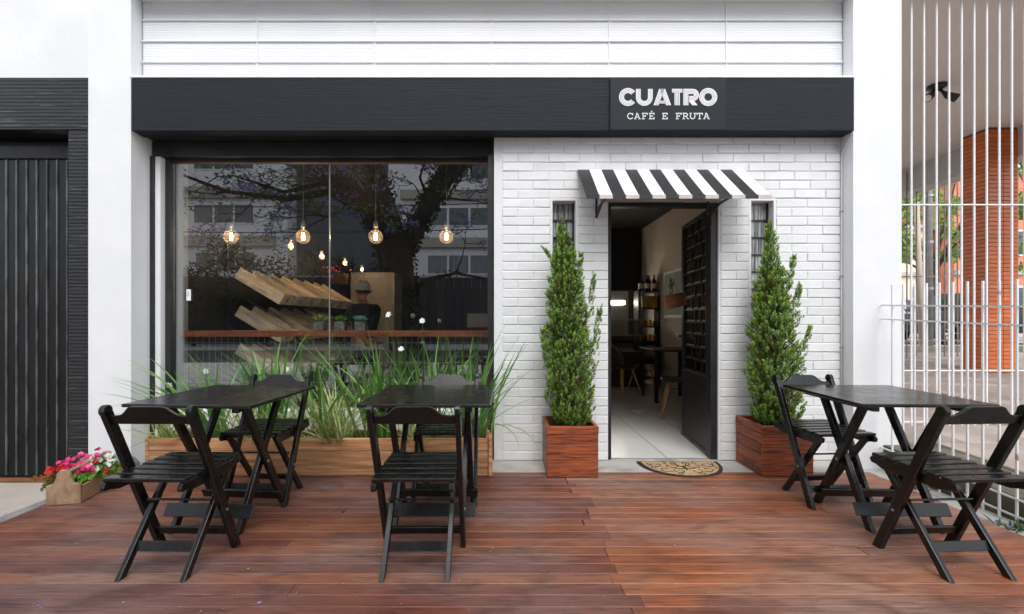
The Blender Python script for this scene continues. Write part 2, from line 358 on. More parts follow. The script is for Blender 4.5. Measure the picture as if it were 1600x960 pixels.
_nt = M['glass_bulb'].node_tree; _o = _nt.nodes['Material Output']; _s = _o.inputs['Surface'].links[0].from_socket
_t = _nt.nodes.new('ShaderNodeBsdfTranslucent'); _t.inputs[0].default_value = (1, .8, .55, 1); _m = _nt.nodes.new('ShaderNodeMixShader'); _m.inputs[0].default_value = .035
_nt.links.new(_s, _m.inputs[1]); _nt.links.new(_t.outputs[0], _m.inputs[2]); _nt.links.new(_m.outputs[0], _o.inputs['Surface'])
M['glass_smoke'] = glassmat('smoky_door_glass', (.45, .45, .46), .07)
M['ribglass'] = surf('ribbed_grey_glass', (.08, .083, .088), (.48, .49, .50), .2, scale=(22, 1, 1.2), ns=2.2, detail=3, lo=.42, hi=.66, spec=.7)
M['agap'] = leafmat('blade_leaf', rgb(138, 184, 98), rgb(88, 136, 66), .38, .3)
M['agap_dark'] = leafmat('dark_blade_leaf', rgb(74, 120, 52), rgb(44, 78, 36), .38, .3)
M['varieg'] = leafmat('cream_striped_leaf', rgb(232, 232, 188), rgb(200, 208, 150), .45, .3)
M['varieg2'] = leafmat('green_striped_leaf', rgb(176, 194, 122), rgb(120, 150, 82), .45, .3)
M['conifer'] = leafmat('conifer_scale_leaf', rgb(126, 158, 72), rgb(60, 94, 44), .5, .3)
M['conifer_tip'] = leafmat('conifer_new_tip', rgb(184, 210, 108), rgb(132, 170, 78), .5, .35)
M['bark'] = surf('brown_bark', (.09, .06, .04), (.05, .035, .025), .9, scale=(4, 4, 1), ns=6, bump=.8, bs=14)
M['bark_grey'] = surf('dark_tree_bark', (.03, .027, .024), (.02, .018, .016), .95, scale=(3, 3, 1), ns=4, bump=.8, bs=10)
M['leaf'] = leafmat('street_tree_leaf', rgb(84, 122, 52), rgb(50, 84, 36), .5, .3)
M['leaf_dark'] = leafmat('dark_ivy_leaf', (.02, .03, .014), (.010, .017, .008), .5, .1)
M['leaf_light'] = leafmat('sunny_leaf', rgb(176, 196, 120), rgb(128, 160, 84), .5, .4)
M['jaca'] = leafmat('purple_blossom', rgb(126, 112, 168), rgb(92, 82, 138), .6, .3)
M['petal_white'] = leafmat('white_petal', (.85, .85, .84), (.8, .8, .8), .6, .2)
M['petal_pink'] = leafmat('pink_petal', rgb(236, 70, 140), rgb(214, 40, 120), .6, .2)
M['petal_rose'] = leafmat('rose_petal', rgb(240, 140, 170), rgb(230, 90, 140), .6, .2)
M['petal_red'] = leafmat('red_petal', rgb(226, 48, 40), rgb(190, 30, 34), .6, .2)
M['petal_lilac'] = leafmat('fallen_lilac_petal', rgb(170, 150, 214), rgb(132, 112, 190), .6, .1)
M['begonia'] = leafmat('fleshy_leaf', rgb(130, 176, 56), rgb(76, 128, 44), .4, .25)
M['begonia_red'] = leafmat('bronze_leaf', rgb(150, 110, 60), rgb(96, 110, 50), .4, .2)
# ================================================================ SETTING
WY = 3.80      # brick face
PY = 3.667     # pilaster face
# ground, street, pavements
struct(MB().box(-400, 400, -400, 400, -.6, -.36).build('ground', M['asphalt']), 'dark asphalt ground running out to the horizon', 'ground')
struct(MB().box(-40, 40, -5.2, -.56, -.355, -.07).build('pavement', M['concrete'], bevel=.02), 'pale concrete pavement in front of the deck', 'pavement')
struct(MB().box(-40, 40, -17.8, -14.5, -.355, -.2).build('far_pavement', M['concrete'], bevel=.02), 'pale concrete pavement across the street', 'pavement')
struct(MB().box(-9, -3.046, -.56, 4.4, -.356, -.20).build('driveway', M['drive']), 'sandy beige concrete driveway before the black garage door', 'driveway')
struct(MB().box(-3.045, -2.953, -.556, 3.66, -.354, -.004).build('kerb', M['kerb'], bevel=.006), 'narrow grey kerb stone along the left deck edge', 'kerb')
struct(MB().box(2.873, 3.118, -.556, 3.66, -.354, -.035).build('verge', M['concrete']), 'sandy concrete strip between deck and white railing', 'verge')

# deck: joists below, every board its own piece
deck = struct(bpy.data.objects.new('deck', None), 'red brown stained timber deck of narrow boards', 'deck'); COL.objects.link(deck)
bx('joist_bed', M['joist'], deck, -2.94, 2.86, -.5, 3.48, -.2, -.026)
PITCH = .0822
def plank_mesh(L, mat): return MB().box(-L / 2, L / 2, -.0391, .0391, -.022, 0).mesh('deck_board', mat, bevel=.0028)
meshes = {}
y = 3.50 - PITCH / 2; row = 0
while y > -.5:
    xj = .53 + rnd.choice([-.055, -.03, 0, 0, .012, .06]) * 1.0
    if row % 5 == 3: spans = [(-2.95, -.9 + rnd.uniform(-.3, .3), 'deck_dark')]; spans.append((spans[0][1], xj, 'deck_dark'))
    else: spans = [(-2.95, xj, 'deck_dark')]
    if row % 6 == 2: k = 1.9 + rnd.uniform(-.2, .3); spans += [(xj, k, 'deck_warm'), (k, 2.87, 'deck_warm')]
    else: spans += [(xj, 2.87, 'deck_warm')]
    for a, b_, mt in spans:
        if rnd.random() < (.2 if mt == 'deck_dark' else .45): mt = 'deck_mid'
        L = round(b_ - a - .003, 2); key = (L, mt)
        if key not in meshes: meshes[key] = plank_mesh(L, M[mt])
        link('deck_board', meshes[key], deck, ((a + b_) / 2, y, rnd.uniform(-.0012, .0012)), (rnd.uniform(-.008, .008), 0, rnd.uniform(-.0003, .0003)))
    y -= PITCH; row += 1

# concrete ledge along the shop front
struct(MB().box(-3.03, 2.875, 3.503, 3.86, -.2, -.003).build('ledge', M['concrete'], bevel=.008), 'worn pale concrete ledge along the foot of the shop front', 'ledge')

# neighbour's paving and the street beyond on the right
def npz(y): return .125 + (y - 2.5) * .052
lot = struct(bpy.data.objects.new('neighbour_paving', None), 'sloping brown stone paving of the neighbouring forecourt', 'paving'); COL.objects.link(lot)
MB().add([(3.12, -.5, -.355), (40, -.5, -.355), (40, 11, -.355), (3.12, 11, -.355), (3.12, -.5, npz(-.5) - .02), (40, -.5, npz(-.5) - .02), (40, 11, npz(11) - .02), (3.12, 11, npz(11) - .02)],
         [(0, 3, 2, 1), (4, 5, 6, 7), (0, 1, 5, 4), (1, 2, 6, 5), (2, 3, 7, 6), (3, 0, 4, 7)]).build('mossy_bed', M['moss'], lot)
slab_m = [MB().box(-a / 2, a / 2, -.24, .24, -.03, 0).mesh('paving_slab', M['stone'], bevel=.006) for a in (.52, .66, .80)]
yy = 2.2; k = 0
while yy < 9.2:
    xx = 3.13 + (k % 3) * -.12
    while xx < 3.3 + (yy + 1) * 1.05:
        i = rnd.randrange(3); wd = (.52, .66, .80)[i]
        if xx > 3.11: link('paving_slab', slab_m[i], lot, (xx + wd / 2, yy + .25, npz(yy + .25) + rnd.uniform(-.004, .004)), (math.atan(.052) + rnd.uniform(-.006, .006), rnd.uniform(-.006, .006), 0))
        xx += wd + .012
    yy += .49; k += 1
struct(MB().box(3.0, 60, 11.0, 40, -.355, .50).build('side_pavement', M['concrete'], bevel=.03), 'pale side street and pavement behind the neighbouring forecourt', 'pavement')

# ================================================================ CAFE BUILDING
cafe = thing('cafe_building', 'white painted cafe front with black fascia and white brick wall', 'building', (0, PY, 0))
cafe.location = (0, 0, 0)
# pilasters and flanking walls
MB().box(-3.39, -3.04, PY, 3.9, -.2, 5.4).build('pilaster', M['plaster'], cafe)
MB().box(2.872, 3.268, PY, 9.9, -.34, 5.4).build('pilaster', M['plaster'], cafe)
MB().box(-6.5, -3.391, PY + .004, 3.9, 3.172, 5.4).build('upper_wall', M['plaster_smooth'], cafe)
# plinth block at the foot of the left pilaster
MB().prism([(-3.33, -.2), (-2.955, -.2), (-2.955, .03), (-3.0, .075), (-3.09, .1), (-3.33, .1)], 3.52, PY - .002).build('plinth', surf('grey_plinth_paint', (.14, .15, .16), (.18, .185, .19), .7), cafe, bevel=.01)
# black tiled garage surround
bx('garage_lintel', M['black_tile'], cafe, -6.5, -3.392, PY - .006, 3.84, 2.745, 3.171, .004)
bx('garage_jamb', M['black_tile'], cafe, -3.552, -3.392, PY - .004, 3.84, -.2, 2.744, .004)
bx('garage_back', M['black_paint'], cafe, -6.5, -3.392, 3.95, 4.0, -.2, 3.17)
# cladding above the fascia
MB().box(-3.039, 2.871, 3.80, 3.9, 3.10, 3.87).build('cladding_base', M['mortar'], cafe)
clad = MB().box(-3.03, 2.86, 3.79, 3.799, 3.11, 3.86).build('cladding', M['mortar'], cafe)
CW = .988
z0 = 3.3
xs = [-3.035] + [(-3.035 + .97) + i * CW for i in range(5)] + [2.868]
for r_ in range(-1, 4):
    za, zb = 3.185 + r_ * .1765 - .0, 3.185 + (r_ + 1) * .1765 - .006
    if r_ == -1: za = 3.12
    zb = min(zb, 3.868)
    for i in range(6):
        a, b_ = xs[i] + .004, xs[i + 1] - .004
        me = MB().box(-(b_ - a) / 2, (b_ - a) / 2, -.006, .006, 0, zb - za).mesh('cladding_panel', M['panel'], bevel=.002)
        link('cladding_panel', me, clad, ((a + b_) / 2, 3.784, za))
    if r_ >= 0: bx('cladding_rail', M['plaster_smooth'], clad, -3.034, 2.867, 3.764, 3.789, zb - .001, zb + .0075)
for x in xs[1:-1]: bx('cladding_strip', M['plaster_smooth'], clad, x - .006, x + .006, 3.770, 3.789, 3.12, 3.868)
bx('cornice', M['plaster_smooth'], cafe, -3.039, 2.871, 3.60, 3.9, 3.872, 4.06, .01)
MB().box(-3.039, 2.871, 3.78, 3.9, 4.061, 5.4).build('upper_wall', M['plaster_smooth'], cafe)
MB().box(-6.5, 3.268, 3.902, 9.9, 5.2, 5.4).build('roof', M['concrete'], cafe)
# fascia
bx('fascia', M['slate'], cafe, -3.022, 2.866, 3.648, 3.782, 2.728, 3.158, .004)
bx('fascia_capping', M['white'], cafe, -3.034, 2.869, 3.640, 3.783, 3.160, 3.176, .002)
bx('fascia_soffit', M['black_paint'], cafe, -3.02, 2.86, 3.662, 3.93, 2.738, 2.80)
MB().box(-3.036, 2.868, 3.784, 3.93, 2.802, 3.10).build('fascia_core', M['mortar'], cafe)
# window assembly
WX0, WX1, GY = -2.914, -.128, 3.97
bx('shutter_box', M['black_paint'], cafe, -3.038, -.072, 3.88, 4.02, 2.606, 2.736, .004)
bx('shutter_track', M['black_paint'], cafe, -3.05, -3.008, 3.862, 3.90, .0, 2.604, .003)
bx('window_jamb', M['plaster_smooth'], cafe, -3.006, -2.96, 3.874, 4.0, .0, 2.604, .004)
bx('shutter_track', M['frame_black'], cafe, -.126, -.078, 3.83, 4.0, .0, 2.604, .003)
bx('window_frame', M['frame_black'], cafe, -2.958, WX0, 3.93, 4.0, .0, 2.604)
bx('window_head', M['darkwood'], cafe, WX0, WX1, 3.945, 4.0, 2.578, 2.604)
bx('window_base', M['plaster_smooth'], cafe, -2.957, -.128, 3.91, 4.02, -.002, .40, .004)
for a, b_ in ((WX0 + .001, -1.534), (-1.526, WX1 - .001)):
    bx('window_pane', M['glass'], cafe, a, b_, GY - .005, GY + .005, .401, 2.577)
bx('pane_joint', M['alu'], cafe, -1.5335, -1.5265, GY - .008, GY + .008, .401, 2.577)
stk = bx('window_sticker', M['white'], cafe, -2.795, -2.757, GY - .0075, GY - .0055, 1.36, 1.46)
MB().ribbon([(-2.786, 1.40), (-2.778, 1.44), (-2.770, 1.40)], .004, GY - .009, GY - .0078).build('sticker_mark', M['alu'], stk)
bx('grey_return', M['int_grey'], cafe, -3.05, -2.905, 4.021, 4.14, 0, 3.0)
# brick wall: backing with openings, then each brick
DX0, DX1, DZ = .896, 1.83, 2.19
SW = [(.407, .64), (2.09, 2.318)]; SZ0, SZ1 = .85, 2.21
BT = 2.737
bw = MB()
for a, b_, z0_, z1_ in ((-.07, .407, 0, BT), (.64, DX0, 0, BT), (DX1, 2.09, 0, BT), (2.318, 2.87, 0, BT), (.407, .64, 0, SZ0), (.407, .64, SZ1, BT), (2.09, 2.318, 0, SZ0), (2.09, 2.318, SZ1, BT), (DX0, DX1, DZ + .05, BT)):
    bw.box(a, b_, WY + .001, 4.0, z0_, z1_)
bwall = bw.build('brick_wall', M['mortar'], cafe)
MB().box(-.072, -.001, WY + .002, 3.98, 0, BT).build('plaster_edge', M['plaster_smooth'], bwall, bevel=.018, segs=3)
BP, BH, BL = .0765, .0685, .2606
bricks = []
nz_ = int(BT / BP) + 1
for c in range(nz_):
    za = c * BP + .003; zb = min(za + BH, BT - .002)
    if zb - za < .02: continue
    zm = (za + zb) / 2
    segs = []
    if zm > DZ + .04: segs = [(0.003, 2.867)]
    elif zm > SZ1: segs = [(0.003, DX0 - .004), (DX1 + .022, 2.867)]
    elif zm > SZ0: segs = [(0.003, .402), (.645, DX0 - .004), (DX1 + .022, 2.085), (2.323, 2.867)]
    else: segs = [(0.003, DX0 - .004), (DX1 + .022, 2.867)]
    for a, b_ in segs:
        ph = (c % 2) * BL / 2
        x = a - ph if (b_ - a) > .3 else a - (0 if c % 2 else BL / 2)
        while x < b_ - .03:
            p, q = max(x, a), min(x + BL - .004, b_)
            if b_ - q < .035: q = b_
            if q - p > .03: bricks.append((q - p, zb - za, (p + q) / 2, za))
            x += BL
def vis(b_):      # what tree, planter or fascia hides most comes last
    x, z = b_[2], b_[3]
    hidden = (z < .38 and (.3 < x < .8 or 1.95 < x < 2.5)) or z > 2.68
    return (hidden, -b_[0])
bricks.sort(key=vis)
bm_cache = {}; rest = MB()
for i, (L, H, x, z) in enumerate(bricks):
    if i < 300:
        key = (round(L, 2), round(H, 3), i % 3)
        if key not in bm_cache:
            m_ = MB().box(-L / 2, L / 2, -.006, .012, 0, H)
            m_.v = [(v[0] + rnd.uniform(-.0015, .0015), v[1] + rnd.uniform(-.0015, .001) , v[2] + rnd.uniform(-.0018, .0018)) for v in m_.v]
            bm_cache[key] = m_.mesh('brick', M['brick'], bevel=.0035)
        link('brick', bm_cache[key], bwall, (x, WY + rnd.uniform(-.003, .002), z), (rnd.uniform(-.012, .012), 0, rnd.uniform(-.003, .003)))
    else: rest.box(x - L / 2, x + L / 2, WY - .006, WY + .012, z, z + H)
if rest.v: rest.build('hidden_brickwork', M['brick'], bwall, bevel=.003)['kind'] = 'stuff'
# plaster reveals of the slit windows and the doorway
for k, (a, b_) in enumerate(SW):
    sw = bx('slit_window', M['frame_black'], cafe, a + .02, a + .033, 3.87, 3.91, SZ0 + .012, SZ1 - .012)
    bx('window_frame', M['frame_black'], sw, b_ - .033, b_ - .02, 3.87, 3.91, SZ0 + .012, SZ1 - .012)
    rv = MB().box(a - .002, a + .019, WY - .004, 4.0, SZ0, SZ1).box(b_ - .019, b_ + .002, WY - .004, 4.0, SZ0, SZ1).box(a - .002, b_ + .002, WY - .0045, 4.0, SZ1 - .011, SZ1 + .012).box(a - .002, b_ + .002, WY - .02, 4.0, SZ0 - .03, SZ0 + .011)
    rv.build('reveal', M['plaster_smooth'], sw, bevel=.002)
    n = 9; h = (SZ1 - SZ0 - .024) / n
    for i in range(n):
        zz = SZ0 + .012 + i * h
        bx('glazing_bar', M['frame_black'], sw, a + .0335, b_ - .0335, 3.872, 3.905, zz - .006, zz + .006)
        g = MB()
        nn = 10; x0, x1 = a + .034, b_ - .034
        for j in range(nn):
            xa = x0 + (x1 - x0) * j / nn; xb = x0 + (x1 - x0) * (j + 1) / nn
            g.prism([(xa, zz + .0065), (xb, zz + .0065), (xb, zz + h - .0065), (xa, zz + h - .0065)], 3.884 + (j % 2) * .003, 3.893)
        g.build('ribbed_pane', M['ribglass'], sw)
df = bx('door_frame', M['frame_black'], cafe, DX0, DX0 + .03, 3.81, 3.90, 0, DZ - .002, .003)
bx('door_frame', M['frame_black'], cafe, DX1 - .055, DX1, 3.815, 3.905, 0, DZ - .002, .003)
bx('door_frame', M['frame_black'], cafe, DX0 + .031, DX1 - .056, 3.815, 3.90, DZ - .035, DZ - .002, .003)
bx('door_lintel', surf('taupe_lintel', (.42, .385, .36), (.36, .33, .31), .8, ns=5, bump=.2), cafe, DX0 - .07, DX1 + .02, WY - .03, WY + .006, DZ, DZ + .045, .004)
bx('door_jamb', M['mortar'], cafe, DX1 + .001, DX1 + .02, WY - .004, 4.0, 0, DZ - .003, .003)
MB().tube([(2.862, 3.782, .05), (2.862, 3.782, 1.4), (2.864, 3.782, 2.45), (2.862, 3.775, 2.58), (2.868, 3.70, 2.69), (2.868, 3.662, 2.727)], .006, 7).build('cable', M['plaster_smooth'], cafe, smooth=True)
for z in (.4, .95, 1.55, 2.1): bx('cable_clip', M['alu'], cafe, 2.853, 2.871, 3.774, 3.790, z, z + .012)
# inside: walls, ceiling, floor
MB().box(-3.25, -3.051, 4.0, 9.2, 0, 3.3).build('inner_wall', M['int_dark'], cafe)
MB().box(2.862, 2.871, 4.001, 9.2, 0, 3.3).build('inner_wall', M['int_taupe'], cafe)
MB().box(-3.25, 2.871, 9.201, 9.4, 0, 3.3).build('inner_wall', M['int_dark'], cafe)
MB().box(-3.25, 2.871, 4.001, 9.2, 3.05, 3.2).build('ceiling', M['int_dark'], cafe)
MB().box(-3.05, 2.80, 4.001, 4.03, 2.74, 3.04).build('inner_wall', M['int_dark'], cafe)
MB().box(-.075, DX0, 4.001, 4.03, 0, SZ0).box(-.075, .40, 4.001, 4.03, SZ0, 2.74).build('inner_wall', M['int_dark'], cafe)
flo = struct(bpy.data.objects.new('interior_floor', None), 'pale grey tiled floor inside the cafe', 'floor'); COL.objects.link(flo)
bx('grout_bed', M['tile_grout'], flo, -3.05, 2.862, 3.865, 9.2, -.2, -.006)
tm = MB().box(-.241, .241, -.397, .397, -.005, 0).mesh('floor_tile', M['tile'], bevel=.0015)
for i in range(12):
    for j in range(7):
        xc = 1.42 - .245 + (i - 8) * .488; yc = 3.87 + .4 + j * .802
        if -3.05 < xc - .241 and xc + .241 < 2.95 and yc + .4 < 9.25: link('floor_tile', tm, flo, (xc, yc, rnd.uniform(-.0008, .0008)))
# open door leaf: hinged at the right jamb, swung a little past square
LH = (1.812, 3.915, 0)
leaf = MB().box(-.017, .017, 0, .745, .015, .69).build('door_leaf', M['frame_black'], cafe, bevel=.004, loc=LH); leaf.rotation_euler = (0, 0, R(-5.5))
for y0_, y1_ in ((0, .055), (.69, .745)): bx('stile', M['frame_black'], leaf, -.019, .019, y0_, y1_, .691, 2.13, .003)
bx('rail', M['frame_black'], leaf, -.019, .019, 0, .745, 2.131, 2.16, .003)
bx('kick_plate', surf('grey_door_bottom', (.12, .11, .10), (.2, .19, .17), .6), leaf, -.027, .021, .005, .75, .004, .03)
zs = [.69 + i * .12 for i in range(13)]
for i, z in enumerate(zs[:-1]):
    bx('glazing_bar', M['frame_black'], leaf, -.012, .012, .056, .689, z - .007 + (0 if i else .012), z + .007 + (0 if i else .012))
    cut = [.056, .17 + (i % 3) * .05, .37 + (i % 2) * .09, .689]
    for j in range(3):
        if j: bx('glazing_bar', M['frame_black'], leaf, -.010, .010, cut[j] - .006, cut[j] + .006, z + .008, z + .112)
        bx('door_pane', M['glass_smoke'], leaf, -.003, .003, cut[j] + .007, cut[j + 1] - .007, z + .02, z + .112)
MB().tube([(-.02, .71, 1.02), (-.065, .71, 1.02), (-.075, .71, 1.02)], [.011, .011, .024], 12).build('handle', M['steel'], leaf, smooth=True)
ds = thing('door_sign', 'small brown wooden board hanging on the open black door', 'sign', (1.70, 4.40, 1.37), R(4))
ds.rotation_euler = (0, R(-9), R(38))
bx('board', surf('brown_sign_wood', rgb(168, 118, 82), rgb(136, 92, 62), .6, scale=(1, 3, 14), ns=3), ds, -.20, .17, -.011, .011, -.06, .075, .003)
bx('end_grain', M['crate'], ds, .171, .178, -.011, .011, -.058, .074)
MB().tube([(-.1, 0, .075), (.0, .02, .19), (.1, 0, .075)], .0025, 5).build('cord', M['rubber'], ds)

# garage door
gar = thing('garage_door', 'black ribbed metal garage door with rubbed vertical edges', 'garage door', (-4.5, 3.85, -.2))
bx('door_panel', M['garage'], gar, -1.9, .95, 0, .04, .035, 2.915)
s_m = MB().prism([(-.037, 0), (.037, 0), (.037, 2.70), (-.037, 2.70)], -.012, -.001).mesh('slat', M['garage'], bevel=.004)
e_m = MB().prism([(-.0055, 0), (.0055, 0), (.0055, 2.70), (-.0055, 2.70)], -.024, -.001).mesh('slat_edge', M['garage_edge'], bevel=.004)
x = .906
while x > -1.85:
    so = link('slat', s_m, gar, (x, 0, .06)); link('slat_edge', e_m, so, (-.0432, 0, 0)); x -= .0866
bx('top_rail', M['garage'], gar, -1.9, .95, -.02, -.001, 2.77, 2.88, .003)
bx('bottom_board', surf('brown_threshold', rgb(150, 96, 56), rgb(104, 66, 42), .7, scale=(1, 12, 12), ns=3), gar, -1.9, .95, -.03, .05, .002, .034)

# awning
aw = thing('awning', 'black and white striped sloping awning over the doorway', 'awning', (.635, WY, 2.46))
AWX = 1.405; n = 14; sw_ = AWX / n
top = Vector((0, -.012, 0)); bot = Vector((0, -.40, -.325)); nrm = Vector((0, .325, -.388)).normalized() * .006
for i in range(n):
    a, b_ = i * sw_, (i + 1) * sw_
    vs = []
    for off in (Vector((0, 0, 0)), nrm):
        vs += [Vector((a, 0, 0)) + top + off, Vector((b_, 0, 0)) + top + off, Vector((b_, 0, 0)) + bot + off, Vector((a, 0, 0)) + bot + off]
    MB().add(vs, [(3, 2, 1, 0), (4, 5, 6, 7), (0, 1, 5, 4), (1, 2, 6, 5), (2, 3, 7, 6), (3, 0, 4, 7)]).build('stripe', M['aw_white' if i % 2 else 'aw_black'], aw, fixn=True)
    bx('valance', M['aw_edge' if i % 2 else 'aw_black'], aw, a, b_, -.409, -.402, -.352, -.322)
for x in (.16, AWX - .30):
    br = MB().bar((x, -.005, -.345), (x, -.36, -.335), .018, .012).bar((x, -.005, -.405), (x, -.20, -.345), .014, .012).bar((x, -.006, -.41), (x, -.006, -.05), .018, .01)
    br.build('bracket', M['frame_black'], aw)

# ---------------------------------------------------------------- sign
SY = 3.628
sgn = thing('shop_sign', 'blue grey sign board with two lines of white lettering on the fascia', 'sign', (0, 0, 0))
a, b_ = P(953.5, 203, SY), P(1134.5, 122.5, SY)
sgn.location = ((a.x + b_.x) / 2, SY, (a.z + b_.z) / 2)
bx('board', M['sign'], sgn, a.x - sgn.location.x, b_.x - sgn.location.x, -.001, .019, a.z - sgn.location.z, b_.z - sgn.location.z, .0015)
def T(u, v):
    p = P(940 + u / 7.62, 110 + v / 7.62, SY); return (p.x - sgn.location.x, p.z - sgn.location.z)
LW = 10.6 / 7.62 / 700 * SY
def stroke(mb, pts, wd=LW, closed=False): mb.ribbon([T(*p) for p in pts], wd, -.005, -.0012, closed)
def arc(cx, cy, r, a0, a1, n=22): return [(cx + r * math.cos(R(a0 + (a1 - a0) * i / n)), cy + r * math.sin(R(a0 + (a1 - a0) * i / n))) for i in range(n + 1)]
RR = [101, 85, 69, 53, ]
def letter(name, fn):
    mb = MB(); fn(mb); o = mb.build(name, M['white'], sgn, fixn=True)
def L_C(mb):
    for r_ in RR: stroke(mb, arc(312, 322, r_, 38, 322))
def L_U(mb):
    for r_ in RR: stroke(mb, [(507 + r_ * .93, 226)] + arc(507, 326, r_ * .93 + (0), 0, 180, 18) + [(507 - r_ * .93, 226)])
def L_A(mb):
    for i in range(4): stroke(mb, [(690 + i * 16, 226), (622 + i * 16, 420)])
    for i in range(4): stroke(mb, [(701 + i * 16 - 2, 226), (772 + i * 16, 420)])
    stroke(mb, [(683, 372), (756, 372)]); stroke(mb, [(676, 392), (763, 392)])
def L_T(mb):
    for i in range(3): stroke(mb, [(836, 231 + i * 16), (960, 231 + i * 16)])
    for i in range(4): stroke(mb, [(872 + i * 17, 272), (872 + i * 17, 420)])
def L_R(mb):
    for i in range(4): stroke(mb, [(977 + i * 16, 420), (977 + i * 16, 231 + i * 16)] + [(1085, 231 + i * 16)] + arc(1085, 297, 66 - i * 16, -90, 90, 12)[1:] + [(1040, 363 - i * 16)])
    for i in range(4): stroke(mb, [(1042 + i * 16, 368), (1088 + i * 16 - 2, 420)])
def L_O(mb):
    for r_ in RR: stroke(mb, arc(1267, 322, r_, 0, 350, 35), closed=True)
for nm, f in (('letter_c', L_C), ('letter_u', L_U), ('letter_a', L_A), ('letter_t', L_T), ('letter_r', L_R), ('letter_o', L_O)): letter(nm, f)
SWD = 9.6 / 7.62 / 700 * SY
def small(name, x0, strokes):
    mb = MB()
    for s_ in strokes: mb.ribbon([T(x0 + p[0], p[1]) for p in s_], SWD, -.005, -.0012)
    mb.build(name, M['white'], sgn, fixn=True)
t_, b2_ = 516, 581
sA = [[(33, t_), (8, b2_)], [(37, t_), (64, b2_)], [(22, t_), (38, t_)], [(16, 560), (56, 560)], [(-2, b2_), (22, b2_)], [(50, b2_), (76, b2_)]]
sC = [[(68, 540), (60, 522), (40, 515), (18, 522), (6, 548), (18, 574), (40, 582), (58, 577), (70, 565)], [(69, 514), (69, 540)]]
sE = [[(16, t_), (16, b2_)], [(2, t_), (62, t_), (62, 534)], [(16, 548), (42, 548)], [(42, 538), (42, 558)], [(2, b2_), (64, b2_), (64, 562)]]
sF = [[(16, t_), (16, b2_)], [(2, t_), (66, t_), (66, 534)], [(16, 548), (44, 548)], [(44, 538), (44, 558)], [(2, b2_), (36, b2_)]]
sR = [[(14, t_), (14, b2_)], [(0, t_), (42, t_), (58, 524), (58, 540), (42, 550), (14, 550)], [(40, 551), (62, b2_), (76, b2_)], [(0, b2_), (28, b2_)]]
sU = [[(12, t_), (12, 562), (24, 578), (40, 582), (54, 576), (64, 562), (64, t_)], [(0, t_), (26, t_)], [(50, t_), (76, t_)]]
sT = [[(37, t_), (37, b2_)], [(4, 536), (4, t_), (70, t_), (70, 536)], [(22, b2_), (52, b2_)]]
for nm, x0, s_ in (('letter_c', 300, sC), ('letter_a', 388, sA), ('letter_f', 476, sF), ('letter_e', 560, sE + [[(26, 502), (40, 488)]]), ('letter_e', 717, sE), ('letter_f', 880, sF),
                   ('letter_r', 962, sR), ('letter_u', 1044, sU), ('letter_t', 1128, sT), ('letter_a', 1210, sA)): small(nm, x0, s_)
# ================================================================ FOLDING CHAIRS AND TABLES
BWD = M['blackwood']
def make_chair(label):
    t = thing('folding_chair', label, 'chair', group='black folding chairs on the deck')
    yt, zt, yb = -.185, .80, .155                 # long back posts lean from the rear top to the front foot
    at = lambda z: yb + (yt - yb) * z / zt
    for s in (-1, 1):
        mb = MB().leg((s * .198, yb, 0), (s * .198, at(.775), .775), .026, .050)
        mb.prism([(0, 0)] * 3, 0, 0) if False else None
        o = mb.build('back_post', BWD, t, bevel=.004, segs=2)
        cap = MB(); cy, cz = at(.778), .778
        cap.tube([(s * .198 - .013, cy, cz), (s * .198 + .013, cy, cz)], .0265, 14).build('post_end', BWD, o, bevel=.003)
        MB().leg((s * .150, -.155, 0), (s * .150, .175, .452), .024, .044).build('leg', BWD, t, bevel=.0035, segs=2)
        rl = [(-.225, .440), (-.215, .425), (-.19, .425), (-.14, .412), (.15, .412), (.185, .425), (.212, .428), (.222, .445), (.21, .462), (-.215, .462)]
        n = len(rl); x0, x1 = s * .174 - .0105, s * .174 + .0105
        MB().add([(x0, p[0], p[1]) for p in rl] + [(x1, p[0], p[1]) for p in rl], [tuple(range(n)), tuple(range(2 * n - 1, n - 1, -1))] + [(i, (i + 1) % n, (i + 1) % n + n, i + n) for i in range(n)]).build('seat_rail', BWD, t, bevel=.002, fixn=True)
    for i in range(6):
        yc = -.180 + i * .072
        MB().box(-.187, .187, yc - .0255, yc + .0255, .463, .481).build('seat_slat', BWD, t, bevel=.004, segs=2)
    # back rest: raised middle, scooped shoulders
    top = [(-.184, .755), (-.150, .755), (-.128, .760), (-.108, .775), (-.090, .792), (-.072, .800)]
    poly = [(-.184, .712)] + top + [(-p[0], p[1]) for p in reversed(top)] + [(.184, .712)]
    n = len(poly); vs = [(p[0], at(p[1]) - .009, p[1]) for p in poly] + [(p[0], at(p[1]) + .010, p[1]) for p in poly]
    MB().add(vs, [tuple(range(n)), tuple(range(2 * n - 1, n - 1, -1))] + [(i, i + n, (i + 1) % n + n, (i + 1) % n) for i in range(n)]).build('backrest', BWD, t, bevel=.004, segs=2, fixn=True)
    yl = -.155 + .33 * .10 / .452
    MB().bar((-.1375, -.155 + .33 * .115 / .452, .112), (.1375, -.155 + .33 * .115 / .452, .112), .046, .014, (0, .45, 1)).build('stretcher', BWD, t, bevel=.003)
    MB().bar((-.1845, at(.105), .105), (.1845, at(.105), .105), .044, .015, (0, -.35, 1)).build('stretcher', BWD, t, bevel=.003)
    MB().tube([(-.162, at(.30) - .012, .30), (.162, at(.30) - .012, .30)], .006, 8).build('rod', BWD, t)
    for s in (-1, 1):
        MB().tube([(s * .212, at(.236), .236), (s * .216, at(.236), .236)], .007, 8).build('bolt', M['alu'], t)
    return t
